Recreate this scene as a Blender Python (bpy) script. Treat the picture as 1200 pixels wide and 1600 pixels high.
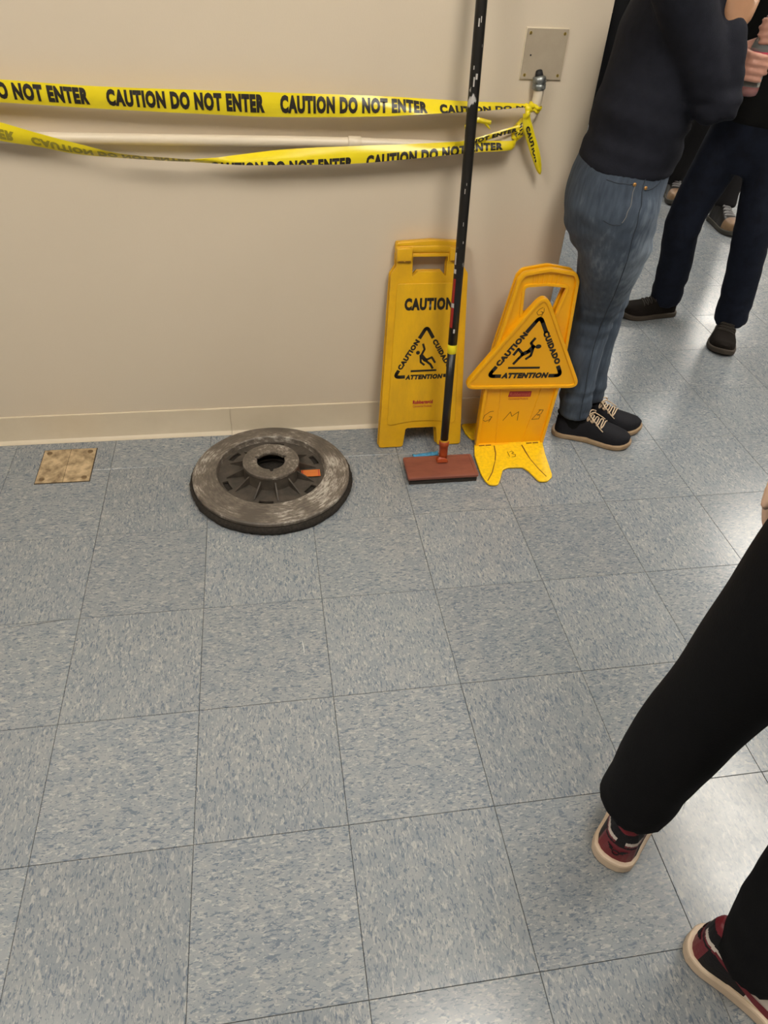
import bpy, bmesh, math, random
from mathutils import Vector, Matrix, noise
from mathutils.bvhtree import BVHTree

random.seed(7)
S = bpy.context.scene
for o in list(bpy.data.objects):
    bpy.data.objects.remove(o)
COL = S.collection
PI = math.pi

# ------------------------------------------------------------------ camera
CAM = Vector((0.5100, -2.0481, 1.4372))
_yaw, _pit, _rol, FPX = 0.1952, 0.7235, 0.0647, 1125.46
_cy, _sy, _cp, _sp, _cr, _sr = math.cos(_yaw), math.sin(_yaw), math.cos(_pit), math.sin(_pit), math.cos(_rol), math.sin(_rol)
FWD = Vector((_sy*_cp, _cy*_cp, -_sp))
_rt = Vector((_cy, -_sy, 0)); _up = _rt.cross(FWD)
RGT = _cr*_rt + _sr*_up; UPV = -_sr*_rt + _cr*_up
cd = bpy.data.cameras.new('camera'); cam = bpy.data.objects.new('camera', cd); COL.objects.link(cam)
cam.matrix_world = Matrix(((RGT.x, UPV.x, -FWD.x, CAM.x), (RGT.y, UPV.y, -FWD.y, CAM.y), (RGT.z, UPV.z, -FWD.z, CAM.z), (0, 0, 0, 1)))
cd.sensor_fit = 'VERTICAL'; cd.sensor_height = 24.0; cd.lens = FPX/1600*24; cd.clip_start = 0.02
S.camera = cam
# ------------------------------------------------------------------ world, exposure
w = bpy.data.worlds.new('world'); S.world = w; w.use_nodes = True
w.node_tree.nodes['Background'].inputs[0].default_value = (0.9, 0.85, 0.78, 1)
w.node_tree.nodes['Background'].inputs[1].default_value = 0.05
vs = S.view_settings
vs.view_transform = 'Standard'; vs.look = 'None'; vs.gamma = 1.0; vs.use_curve_mapping = False
vs.exposure = 0.62
LAMP_POWER = 15.0            # emission strength of the ceiling light diffusers
LAMP_COL = (1.0, 0.94, 0.85)
CEIL = 2.75

# ------------------------------------------------------------------ helpers
def link(o, parent=None):
    COL.objects.link(o)
    if parent is not None:
        o.parent = parent
    return o

def tag(o, label=None, cat=None, group=None, kind=None):
    if label: o['label'] = label
    if cat: o['category'] = cat
    if group: o['group'] = group
    if kind: o['kind'] = kind
    return o

def empty(name, loc=(0, 0, 0), rot=(0, 0, 0)):
    o = bpy.data.objects.new(name, None); COL.objects.link(o)
    o.empty_display_size = 0.05
    o.location = loc; o.rotation_euler = rot
    return o

def setmat(me, m):
    me.materials.clear(); me.materials.append(m)

def obj(name, me, m=None, parent=None, smooth=False):
    if isinstance(me, bmesh.types.BMesh):
        bm = me; me = bpy.data.meshes.new(name); bm.to_mesh(me); bm.free()
    if m is not None: setmat(me, m)
    if smooth:
        me.polygons.foreach_set('use_smooth', [True]*len(me.polygons))
    return link(bpy.data.objects.new(name, me), parent)

def pydata(name, v, f):
    me = bpy.data.meshes.new(name); me.from_pydata([tuple(p) for p in v], [], f); me.update(); return me

def smooth_angle(me, deg=35):
    deg = min(deg, 20) if len(me.polygons) < 900 else deg
    me.polygons.foreach_set('use_smooth', [True]*len(me.polygons))
    bm = bmesh.new(); bm.from_mesh(me)
    a = math.radians(deg)
    for e in bm.edges:
        if len(e.link_faces) == 2 and e.calc_face_angle(0) > a: e.smooth = False
    bm.to_mesh(me); bm.free()

CLOTH = dict(spec=0.12)
def mat(name, col, rough=0.5, metal=0.0, spec=0.5, var=None, bump=None, col2=None, coord='Object', emis=None):
    """var=(scale, amount[, stretch xyz]) mixes col->col2 by noise; bump=(scale,strength)."""
    m = bpy.data.materials.new(name); m.use_nodes = True
    nt = m.node_tree; b = nt.nodes['Principled BSDF']
    b.inputs['Base Color'].default_value = (*col, 1); b.inputs['Roughness'].default_value = rough
    b.inputs['Metallic'].default_value = metal; b.inputs['Specular IOR Level'].default_value = spec
    if emis:
        b.inputs['Emission Color'].default_value = (*emis[0], 1); b.inputs['Emission Strength'].default_value = emis[1]
    if var or bump:
        tc = nt.nodes.new('ShaderNodeTexCoord')
        if var:
            mp = nt.nodes.new('ShaderNodeMapping'); nt.links.new(tc.outputs[coord], mp.inputs[0])
            if len(var) > 2: mp.inputs['Scale'].default_value = var[2]
            n = nt.nodes.new('ShaderNodeTexNoise'); n.inputs['Scale'].default_value = var[0]; n.inputs['Detail'].default_value = 6
            n.inputs['Roughness'].default_value = 0.65
            nt.links.new(mp.outputs[0], n.inputs['Vector'])
            r = nt.nodes.new('ShaderNodeValToRGB'); nt.links.new(n.outputs['Fac'], r.inputs[0])
            c2 = col2 if col2 else tuple(c*0.6 for c in col)
            a = var[1]
            r.color_ramp.elements[0].position = 0.5-0.5*(1-a)*0.5-0.05; r.color_ramp.elements[0].color = (*c2, 1)
            r.color_ramp.elements[1].position = min(0.95, 0.5+0.12); r.color_ramp.elements[1].color = (*col, 1)
            nt.links.new(r.outputs[0], b.inputs['Base Color'])
        if bump:
            n2 = nt.nodes.new('ShaderNodeTexNoise'); n2.inputs['Scale'].default_value = bump[0]; n2.inputs['Detail'].default_value = 4
            if len(bump) > 2:
                mp2 = nt.nodes.new('ShaderNodeMapping'); mp2.inputs['Scale'].default_value = bump[2]
                nt.links.new(tc.outputs[coord], mp2.inputs[0]); nt.links.new(mp2.outputs[0], n2.inputs['Vector'])
            else:
                nt.links.new(tc.outputs[coord], n2.inputs['Vector'])
            bp = nt.nodes.new('ShaderNodeBump'); bp.inputs['Strength'].default_value = bump[1]; bp.inputs['Distance'].default_value = 0.002
            nt.links.new(n2.outputs['Fac'], bp.inputs['Height']); nt.links.new(bp.outputs[0], b.inputs['Normal'])
    return m

def box(bm, lo, hi):
    x0, y0, z0 = lo; x1, y1, z1 = hi
    v = [bm.verts.new(p) for p in ((x0,y0,z0),(x1,y0,z0),(x1,y1,z0),(x0,y1,z0),(x0,y0,z1),(x1,y0,z1),(x1,y1,z1),(x0,y1,z1))]
    for f in ((0,3,2,1),(4,5,6,7),(0,1,5,4),(1,2,6,5),(2,3,7,6),(3,0,4,7)):
        bm.faces.new([v[i] for i in f])

def boxobj(name, lo, hi, m, parent=None, bevel=0.0):
    bm = bmesh.new(); box(bm, lo, hi)
    if bevel:
        bmesh.ops.bevel(bm, geom=list(bm.edges), offset=bevel, segments=2, affect='EDGES', profile=0.5)
    o = obj(name, bm, m, parent)
    if bevel: smooth_angle(o.data, 40)
    return o

def catmull(P, n):
    P = [Vector(p) for p in P]
    out = []
    for i in range(len(P)-1):
        p0 = P[i-1] if i > 0 else P[i]*2-P[i+1]
        p1, p2 = P[i], P[i+1]
        p3 = P[i+2] if i+2 < len(P) else P[i+1]*2-P[i]
        for k in range(n):
            t = k/n
            out.append(0.5*((2*p1)+(p2-p0)*t+(2*p0-5*p1+4*p2-p3)*t*t+(3*p1-p0-3*p2+p3)*t**3))
    out.append(P[-1]); return out

def add_rings(bm, rings, cap=True, closed=False):
    R = [[bm.verts.new(p) for p in r] for r in rings]
    n = len(R[0]); m = len(R)
    for i in range(m if closed else m-1):
        a, b = R[i], R[(i+1) % m]
        for k in range(n):
            bm.faces.new((a[k], a[(k+1) % n], b[(k+1) % n], b[k]))
    if cap and not closed:
        for r, flip in ((R[0], True), (R[-1], False)):
            c = bm.verts.new(sum((v.co for v in r), Vector())/n)
            for k in range(n):
                f = (r[k], r[(k+1) % n], c)
                bm.faces.new(f[::-1] if flip else f)

def tube_rings(pts, rad, n=12, ell=1.0, hint=None):
    pts = [Vector(p) for p in pts]
    if not isinstance(rad, (list, tuple)): rad = [rad]*len(pts)
    rings = []; prev = None
    for i, p in enumerate(pts):
        t = (pts[min(i+1, len(pts)-1)]-pts[max(i-1, 0)])
        if t.length < 1e-9: t = Vector((0, 0, 1))
        t.normalize()
        if prev is None:
            h = Vector(hint) if hint is not None else (Vector((0, 0, 1)) if abs(t.z) < 0.9 else Vector((1, 0, 0)))
            a = (h-t*h.dot(t)).normalized()
        else:
            a = (prev-t*prev.dot(t))
            a = a.normalized() if a.length > 1e-6 else prev
        prev = a; b = t.cross(a)
        rings.append([p+a*(rad[i]*math.cos(2*PI*k/n))+b*(rad[i]*ell*math.sin(2*PI*k/n)) for k in range(n)])
    return rings

def tube(bm, pts, rad, n=10, ell=1.0, hint=None, cap=True, closed=False):
    add_rings(bm, tube_rings(pts, rad, n, ell, hint), cap, closed)

def limb(bm, P, rad, sub=6, n=16, ell=1.0, hint=None, flat=False):
    """tapered tube through joints with rounded ends"""
    pts = catmull(P, sub)
    rr = [v.x for v in catmull([(r, 0, 0) for r in rad], sub)]
    d0 = (pts[0]-pts[1]).normalized(); d1 = (pts[-1]-pts[-2]).normalized()
    pre = [(pts[0]+d0*rr[0]*math.sin(a), rr[0]*math.cos(a)) for a in (1.35, 0.95, 0.5)]
    post = [(pts[-1]+d1*rr[-1]*math.sin(a), rr[-1]*math.cos(a)) for a in (0.5, 0.95, 1.35)]
    if flat: post = []
    pts = [p for p, r in pre]+pts+[p for p, r in post]
    rr = [r for p, r in pre]+rr+[r for p, r in post]
    tube(bm, pts, rr, n, ell, hint)

def ellipsoid(bm, c, ax, n=18, m=12):
    """ax: three axis vectors"""
    a, b, cc = [Vector(v) for v in ax]; c = Vector(c)
    rings = []
    for j in range(m+1):
        t = -PI/2+PI*(j+0.5)/(m+1)
        rings.append([c+cc*math.sin(t)+(a*math.cos(2*PI*k/n)+b*math.sin(2*PI*k/n))*math.cos(t) for k in range(n)])
    add_rings(bm, rings)

def bake(me_or_bm, mods):
    """apply modifiers (list of (type, dict)) and return a new mesh"""
    if isinstance(me_or_bm, bmesh.types.BMesh):
        bm = me_or_bm; bmesh.ops.recalc_face_normals(bm, faces=bm.faces[:])
        me = bpy.data.meshes.new('tmp'); bm.to_mesh(me); bm.free()
    else: me = me_or_bm
    o = bpy.data.objects.new('tmp', me); COL.objects.link(o)
    for t, kw in mods:
        md = o.modifiers.new(t, t)
        for k, v in kw.items(): setattr(md, k, v)
    bpy.context.view_layer.update()
    dg = bpy.context.evaluated_depsgraph_get()
    r = bpy.data.meshes.new_from_object(o.evaluated_get(dg))
    bpy.data.objects.remove(o); bpy.data.meshes.remove(me)
    return r

def remesh(bm, voxel=0.012, it=6, fac=0.5):
    return bake(bm, [('REMESH', dict(mode='VOXEL', voxel_size=voxel, use_smooth_shade=True)), ('SMOOTH', dict(factor=fac, iterations=it))])

def curve_mesh(cu):
    o = bpy.data.objects.new('tmp', cu); COL.objects.link(o)
    bpy.context.view_layer.update()
    dg = bpy.context.evaluated_depsgraph_get()
    r = bpy.data.meshes.new_from_object(o.evaluated_get(dg))
    bpy.data.objects.remove(o); bpy.data.curves.remove(cu)
    return r

def plate2d(loops, thick, bevel=0.0):
    """filled 2D shape with holes; lies in local XY, z from 0 to thick"""
    cu = bpy.data.curves.new('tmp', 'CURVE'); cu.dimensions = '2D'; cu.fill_mode = 'BOTH'
    cu.extrude = max(thick/2-bevel, 0.0); cu.bevel_depth = bevel; cu.bevel_resolution = 1
    for L in loops:
        sp = cu.splines.new('POLY'); sp.points.add(len(L)-1)
        for p, q in zip(sp.points, L): p.co = (q[0], q[1], 0, 1)
        sp.use_cyclic_u = True
    me = curve_mesh(cu)
    for v in me.vertices: v.co.z += thick/2
    return me

def rpoly(P, rad, seg=5):
    """round the corners of a closed polygon; rad scalar or list"""
    n = len(P); out = []
    for i in range(n):
        r = rad[i] if isinstance(rad, (list, tuple)) else rad
        p, a, b = Vector(P[i]), Vector(P[i-1]), Vector(P[(i+1) % n])
        u, v = (a-p), (b-p)
        if r <= 0: out.append(p); continue
        ang = u.angle(v); d = min(r/math.tan(ang/2), u.length*0.49, v.length*0.49)
        p0, p1 = p+u.normalized()*d, p+v.normalized()*d
        for k in range(seg+1):
            t = k/seg; out.append((1-t)**2*p0+2*t*(1-t)*p+t*t*p1)
    return [tuple(q) for q in out]

def inset(P, d):
    n = len(P); out = []
    area = sum(P[i-1][0]*P[i][1]-P[i][0]*P[i-1][1] for i in range(n))
    s = 1 if area > 0 else -1
    for i in range(n):
        a, p, b = Vector(P[i-1]), Vector(P[i]), Vector(P[(i+1) % n])
        t1 = (p-a); t2 = (b-p)
        if t1.length < 1e-9: t1 = t2
        if t2.length < 1e-9: t2 = t1
        t1.normalize(); t2.normalize()
        n1 = Vector((-t1.y, t1.x)); n2 = Vector((-t2.y, t2.x))
        m = n1+n2
        if m.length < 1e-6: m = n1
        m.normalize(); k = d/max(0.5, m.dot(n1))
        out.append(tuple(p+m*k*s))
    return out

def textmesh(s, w_, h_, bold=0.02, shear=0.0, thick=0.0006):
    bold = bold+0.034 if bold > 0.015 else bold
    """text normalised to the box 0..w_ x 0..h_"""
    cu = bpy.data.curves.new('tmp', 'FONT'); cu.body = s; cu.size = 1; cu.offset = bold; cu.shear = shear
    cu.space_character = 1.0+bold*2.2
    cu.resolution_u = 3; cu.fill_mode = 'FRONT'
    me = curve_mesh(cu)
    xs = [v.co.x for v in me.vertices]; ys = [v.co.y for v in me.vertices]
    x0, x1, y0, y1 = min(xs), max(xs), min(ys), max(ys)
    for v in me.vertices:
        v.co = ((v.co.x-x0)/(x1-x0)*w_, (v.co.y-y0)/(y1-y0)*h_, thick)
    return me

def stroke(bm, P, w_, z=0.0006, closed=False, n=10):
    """flat thick polyline in XY"""
    P = [Vector((p[0], p[1])) for p in P]
    segs = list(zip(P[:-1], P[1:]))+([(P[-1], P[0])] if closed else [])
    for a, b in segs:
        t = b-a
        if t.length < 1e-7: continue
        t.normalize(); nn = Vector((-t.y, t.x))*(w_/2)
        bm.faces.new([bm.verts.new((q.x, q.y, z)) for q in (a-nn, b-nn, b+nn, a+nn)])
    for p in (P if closed else P[1:-1]):
        bm.faces.new([bm.verts.new((p.x+w_/2*math.cos(2*PI*k/n), p.y+w_/2*math.sin(2*PI*k/n), z)) for k in range(n)])

def disc(bm, c, r, z=0.0006, n=16, ry=None):
    ry = ry or r
    bm.faces.new([bm.verts.new((c[0]+r*math.cos(2*PI*k/n), c[1]+ry*math.sin(2*PI*k/n), z)) for k in range(n)])

def to_face(me):
    """flat artwork/plates in XY(+z out) -> upright: X stays, Y up becomes Z, out becomes -Y"""
    for v in me.vertices:
        x, y, z = v.co; v.co = (x, -z, y)
    return me

def bm2me(bm):
    me = bpy.data.meshes.new('m'); bm.to_mesh(me); bm.free(); return me

def xf(me, M):
    me.transform(M); return me

def joinmesh(ms):
    bm = bmesh.new()
    for m in ms:
        bm.from_mesh(m); bpy.data.meshes.remove(m)
    return bm2me(bm)

# ------------------------------------------------------------------ materials: room
def floor_material():
    m = bpy.data.materials.new('vinyl_tile'); m.use_nodes = True
    nt = m.node_tree; N = nt.nodes.new; L = nt.links.new; b = nt.nodes['Principled BSDF']
    uv = N('ShaderNodeUVMap'); oi = N('ShaderNodeObjectInfo')
    mul = N('ShaderNodeMath'); mul.operation = 'MULTIPLY'; mul.inputs[1].default_value = 57.0; L(oi.outputs['Random'], mul.inputs[0])
    cmb = N('ShaderNodeCombineXYZ'); L(mul.outputs[0], cmb.inputs[0]); L(mul.outputs[0], cmb.inputs[2])
    add = N('ShaderNodeVectorMath'); add.operation = 'ADD'; L(uv.outputs[0], add.inputs[0]); L(cmb.outputs[0], add.inputs[1])
    def fleck(scale, sx, sy, lo, hi, seed):
        mp = N('ShaderNodeMapping'); mp.inputs['Scale'].default_value = (sx, sy, 1); mp.inputs['Location'].default_value = (seed, seed*1.7, seed)
        mp.inputs['Rotation'].default_value = (0, 0, 0.06*seed)
        L(add.outputs[0], mp.inputs[0])
        n = N('ShaderNodeTexNoise'); n.inputs['Scale'].default_value = scale; n.inputs['Detail'].default_value = 2.5; n.inputs['Distortion'].default_value = 0.6
        L(mp.outputs[0], n.inputs['Vector'])
        r = N('ShaderNodeMapRange'); r.inputs['From Min'].default_value = lo; r.inputs['From Max'].default_value = hi; r.clamp = True
        L(n.outputs['Fac'], r.inputs['Value']); return r.outputs[0]
    def mix(fac, c1, c2, k=1.0):
        x = N('ShaderNodeMix'); x.data_type = 'RGBA'
        if k != 1.0:
            mm = N('ShaderNodeMath'); mm.operation = 'MULTIPLY'; mm.inputs[1].default_value = k; L(fac, mm.inputs[0]); fac = mm.outputs[0]
        L(fac, x.inputs['Factor'])
        for i, c in (('A', c1), ('B', c2)):
            if isinstance(c, tuple): x.inputs[i].default_value = (*c, 1)
            else: L(c, x.inputs[i])
        return x.outputs['Result']
    base = mix(fleck(26, 1, 0.8, 0.35, 0.65, 0.3), (0.216, 0.239, 0.259), (0.262, 0.276, 0.283))
    c = mix(fleck(185, 1, 0.36, 0.555, 0.64, 1.1), base, (0.120, 0.148, 0.190), 0.85)
    c = mix(fleck(170, 1, 0.40, 0.575, 0.65, 2.3), c, (0.375, 0.376, 0.362), 0.8)
    c = mix(fleck(270, 1, 0.45, 0.60, 0.66, 3.7), c, (0.100, 0.128, 0.175), 0.75)
    c = mix(fleck(250, 1, 0.45, 0.62, 0.68, 4.9), c, (0.410, 0.402, 0.372), 0.65)
    # tile to tile shade
    hsv = N('ShaderNodeHueSaturation'); mr = N('ShaderNodeMapRange'); mr.inputs['To Min'].default_value = 0.95; mr.inputs['To Max'].default_value = 1.05
    L(oi.outputs['Random'], mr.inputs['Value']); L(mr.outputs[0], hsv.inputs['Value']); L(c, hsv.inputs['Color'])
    L(hsv.outputs[0], b.inputs['Base Color'])
    tc = N('ShaderNodeNewGeometry')
    n = N('ShaderNodeTexNoise'); n.inputs['Scale'].default_value = 9; n.inputs['Detail'].default_value = 5; L(tc.outputs['Position'], n.inputs['Vector'])
    r = N('ShaderNodeMapRange'); r.inputs['To Min'].default_value = 0.16; r.inputs['To Max'].default_value = 0.27; L(n.outputs['Fac'], r.inputs['Value'])
    L(r.outputs[0], b.inputs['Roughness'])
    b.inputs['Specular IOR Level'].default_value = 0.5
    bp = N('ShaderNodeBump'); bp.inputs['Strength'].default_value = 0.05; bp.inputs['Distance'].default_value = 0.001
    n3 = N('ShaderNodeTexNoise'); n3.inputs['Scale'].default_value = 55; n3.inputs['Detail'].default_value = 3; L(tc.outputs['Position'], n3.inputs['Vector'])
    L(n3.outputs['Fac'], bp.inputs['Height']); L(bp.outputs[0], b.inputs['Normal'])
    return m

M_TILE = floor_material()
M_JOINT = mat('tile_joint', (0.05, 0.055, 0.06), 0.8)
M_WALL = mat('wall_paint', (0.705, 0.605, 0.468), 0.40, spec=0.4, var=(1.6, 0.3), col2=(0.688, 0.588, 0.450), bump=(240, 0.10))
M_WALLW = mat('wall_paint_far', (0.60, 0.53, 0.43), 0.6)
M_BASE = mat('vinyl_base', (0.700, 0.600, 0.445), 0.33, var=(5, 0.4), col2=(0.645, 0.545, 0.395), bump=(30, 0.05))
M_CEIL = mat('ceiling_panel', (0.78, 0.76, 0.72), 0.9)

# ------------------------------------------------------------------ structure
TS = 0.3048; TX0 = 0.0; TY0 = -0.4716
XE = 1.411                                   # free end of the wall beside the opening
fl = tag(boxobj('floor', (-3.5, -4.5, -0.06), (7.5, 8.5, -0.004), M_JOINT), kind='structure')
def tile_mesh():
    g = 0.0009; c = 0.0007; h = TS/2-g/2
    v = []; 
    for z, k in ((-0.004, h), (-c, h), (0.0, h-c)):
        v += [(-k, -k, z), (k, -k, z), (k, k, z), (-k, k, z)]
    f = [(8, 9, 10, 11)]
    for a in (0, 4):
        for k in range(4): f.append((a+k, a+(k+1) % 4, a+4+(k+1) % 4, a+4+k))
    me = pydata('floor_tile', v, f)
    uv = me.uv_layers.new(name='UVMap')
    for l in me.loops: uv.data[l.index].uv = me.vertices[l.vertex_index].co.xy
    setmat(me, M_TILE); return me
TM = tile_mesh()
def inframe(p, pad=60):
    d = Vector(p)-CAM; z = d.dot(FWD)
    if z < 0.05: return False
    x = 600+FPX*d.dot(RGT)/z; y = 800-FPX*d.dot(UPV)/z
    return -pad < x < 1200+pad and -pad < y < 1600+pad
tiles = []; rest = []
for i in range(-11, 24):
    for j in range(-27, 13):
        cx, cy = TX0+(i+0.5)*TS, TY0-(j+0.5)*TS
        if cx < -3.4 or cx > 7.4 or cy < -4.4 or cy > 8.4: continue
        vis = any(inframe((cx+a*TS/2, cy+b*TS/2, 0)) for a in (-1, 1) for b in (-1, 1)) and not (cy > 0.16 and cx < 1.25+0.40*cy)
        (tiles if vis else rest).append((i, j, cx, cy))
tiles.sort(key=lambda t: (t[2]-CAM.x)**2+(t[3]-CAM.y)**2)
rest += tiles[290:]; tiles = tiles[:290]
for i, j, cx, cy in tiles:
    o = link(bpy.data.objects.new('floor_tile', TM), fl)
    o.location = (cx, cy, 0); o.rotation_euler.z = (PI/2 if (i+j) % 2 == 0 else 0)+PI*random.randint(0, 1)
bm = bmesh.new(); uvl = bm.loops.layers.uv.new('UVMap')
for i, j, cx, cy in rest:
    h = TS/2-0.0006; f = bm.faces.new([bm.verts.new((cx+a*h, cy+b*h, 0)) for a, b in ((-1,-1),(1,-1),(1,1),(-1,1))])
    ox, oy = random.random()*50, random.random()*50
    for l, (a, b) in zip(f.loops, ((-1,-1),(1,-1),(1,1),(-1,1))):
        l[uvl].uv = (ox+(a if (i+j) % 2 else b)*h, oy+(b if (i+j) % 2 else -a)*h)
tag(obj('floor_tile_field', bm, M_TILE, fl), kind='stuff')

M_SCUFF = mat('dark_scuff', (0.06, 0.065, 0.07), 0.6); M_SCUFW = mat('pale_scuff', (0.55, 0.55, 0.52), 0.6)
def scuff(P, w_, m):
    v = []; f = []; Q = catmull([(x, y, 0) for x, y in P], 5); n = len(Q)
    for i, p in enumerate(Q):
        t = (Q[min(i+1, n-1)]-Q[max(i-1, 0)]).normalized(); nn = Vector((-t.y, t.x, 0))*w_*0.5*math.sin(PI*(i+0.4)/(n-0.2))
        v += [p-nn+Vector((0, 0, 0.0002)), p+nn+Vector((0, 0, 0.0002))]
    for i in range(n-1): f.append((2*i, 2*i+2, 2*i+3, 2*i+1))
    obj('scuff_mark', pydata('scuff', v, f), m, fl)
scuff([(-0.185, -0.790), (-0.12, -0.785), (-0.06, -0.779), (-0.02, -0.772)], 0.0022, M_SCUFF)
scuff([(0.548, -0.905), (0.551, -0.930), (0.5515, -0.955)], 0.0016, M_SCUFW)
scuff([(0.505, -1.335), (0.520, -1.300), (0.535, -1.285), (0.540, -1.270)], 0.0012, M_SCUFF)
scuff([(1.30, -1.455), (1.325, -1.425), (1.342, -1.402)], 0.0013, M_SCUFF)
tag(boxobj('wall_back', (-3.5, 0, 0), (XE, 0.13, CEIL), M_WALL, bevel=0.003), kind='structure')
tag(boxobj('wall_left', (-3.6, -4.5, 0), (-3.5, 8.5, CEIL), M_WALLW), kind='structure')
tag(boxobj('wall_right', (7.5, -4.5, 0), (7.6, 8.5, CEIL), M_WALLW), kind='structure')
tag(boxobj('wall_far', (-3.5, 8.5, 0), (7.5, 8.6, CEIL), M_WALLW), kind='structure')
tag(boxobj('wall_near', (-3.5, -4.6, 0), (7.5, -4.5, CEIL), M_WALLW), kind='structure')
tag(boxobj('ceiling', (-3.6, -4.6, CEIL), (7.6, 8.6, CEIL+0.1), M_CEIL), kind='structure')
def baseboard(name, x0, x1):
    prof = [(0, 0.100), (-0.0035, 0.0995), (-0.0045, 0.097), (-0.0045, 0.022), (-0.007, 0.012), (-0.013, 0.005), (-0.016, 0.0005), (0, 0.0005)]
    v = [(x0, y, z) for y, z in prof]+[(x1, y, z) for y, z in prof]; n = len(prof)
    f = [(k, (k+1) % n, n+(k+1) % n, n+k) for k in range(n)]+[tuple(range(n))[::-1], tuple(range(n, 2*n))]
    o = obj(name, pydata(name, v, f), M_BASE); smooth_angle(o.data, 30); tag(o, kind='structure')
baseboard('baseboard_back', -3.5, 0.3745); baseboard('baseboard_back', 0.3755, XE)

# ceiling lights (2 x 4 ft troffers)
M_FRAME = mat('light_frame', (0.8, 0.8, 0.8), 0.4)
M_DIFF = mat('light_diffuser', (0.9, 0.9, 0.9), 0.5, emis=(LAMP_COL, LAMP_POWER))
def troffer(x, y, label):
    e = tag(empty('ceiling_light', (x, y, CEIL)), label, 'light', 'ceiling light panels')
    boxobj('diffuser', (-0.28, -0.58, -0.012), (0.28, 0.58, -0.004), M_DIFF, e)
    me = plate2d([rpoly([(-0.31, -0.61), (0.31, -0.61), (0.31, 0.61), (-0.31, 0.61)], 0.005), rpoly([(-0.28, -0.58), (0.28, -0.58), (0.28, 0.58), (-0.28, 0.58)], 0.005)], 0.016)
    for v in me.vertices: v.co.z -= 0.0165
    obj('frame', me, M_FRAME, e)
for x, y in ((3.05, -0.5), (1.2, -1.75), (-0.75, -1.75), (4.6, 1.6), (4.4, 4.3), (2.5, 3.2), (6.2, 6.0), (2.5, 6.4)):
    troffer(x, y, 'rectangular white ceiling light panel')

# ------------------------------------------------------------------ floor box cover plate
M_BRASSY = mat('worn_tan_plate', (0.62, 0.47, 0.28), 0.45, metal=0.15, var=(26, 0.55), col2=(0.19, 0.13, 0.07), bump=(60, 0.2))
M_DIRT = mat('dark_grime', (0.06, 0.045, 0.03), 0.9)
M_SCREW = mat('screw_brown', (0.25, 0.17, 0.09), 0.5, metal=0.5)
fp = tag(empty('floor_cover_plate', (-0.135, -0.138, 0.0)), 'square tan metal cover plate in the floor near the wall', 'cover plate')
boxobj('grime_edge', (-0.0815, -0.0865, 0.0), (0.0815, 0.0865, 0.0009), M_DIRT, fp)
for s in (-1, 1):
    x0, x1 = (-0.079, 0.0005) if s < 0 else (0.0015, 0.079)
    boxobj('plate_half', (x0, -0.084, 0.0009), (x1, 0.084, 0.0026), M_BRASSY, fp, bevel=0.0006)
for x in (-1, 1):
    for y in (-1, 1):
        bm = bmesh.new(); tube(bm, [(x*0.062, y*0.066, 0.0024), (x*0.062, y*0.066, 0.0038)], 0.0085, 18)
        sc = obj('screw', bm, M_SCREW, fp)
        bm = bmesh.new(); box(bm, (x*0.062-0.006, y*0.066-0.0009, 0.0037), (x*0.062+0.006, y*0.066+0.0009, 0.0041)); obj('slot', bm, M_DIRT, sc)

# ------------------------------------------------------------------ wall box cover, conduit
M_COVER = mat('cover_plate_paint', (0.44, 0.37, 0.275), 0.45, var=(18, 0.5), col2=(0.40, 0.33, 0.24))
M_CREAM = mat('cream_paint_edge', (0.72, 0.63, 0.47), 0.45)
M_BRASS = mat('brass_screw', (0.50, 0.36, 0.07), 0.35, metal=0.7)
M_BLACK = mat('black_gap', (0.012, 0.012, 0.012), 0.7)
cp = tag(empty('wall_cover_plate', (1.2505, 0, 1.116)), 'small square beige electrical cover plate screwed to the wall', 'cover plate')
boxobj('rim', (-0.0565, -0.003, -0.057), (0.0565, 0, 0.057), M_CREAM, cp, bevel=0.001)
me = to_face(plate2d([rpoly([(-0.0535, -0.0545), (0.0535, -0.0545), (0.0535, 0.0545), (-0.0535, 0.0545)], 0.002), [(-0.009+0.009*math.cos(a*PI/8)+0.002, -0.0375+0.006*math.sin(a*PI/8)-0.0045) for a in range(16)]], 0.0025, 0.0005))
for v in me.vertices: v.co.y -= 0.003
obj('plate', me, M_COVER, cp)
boxobj('knockout', (-0.018, -0.0042, -0.050), (0.004, -0.0031, -0.036), M_BLACK, cp)
for x in (-1, 1):
    for z in (-1, 1):
        bm = bmesh.new(); tube(bm, [(x*0.0445, -0.0052, z*0.0455), (x*0.0445, -0.0068, z*0.0455)], 0.0036, 14)
        sc = obj('screw', bm, M_BRASS, cp)
        bm = bmesh.new(); box(bm, (x*0.0445-0.0008, -0.0072, z*0.0455-0.0032), (x*0.0445+0.0008, -0.0067, z*0.0455+0.0032)); obj('slot', bm, M_DIRT, sc)
bm = bmesh.new(); tube(bm, [(-0.036, -0.0052, -0.002), (-0.036, -0.0062, -0.002)], 0.0022, 10); obj('spare_hole', bm, M_BLACK, cp)

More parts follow.
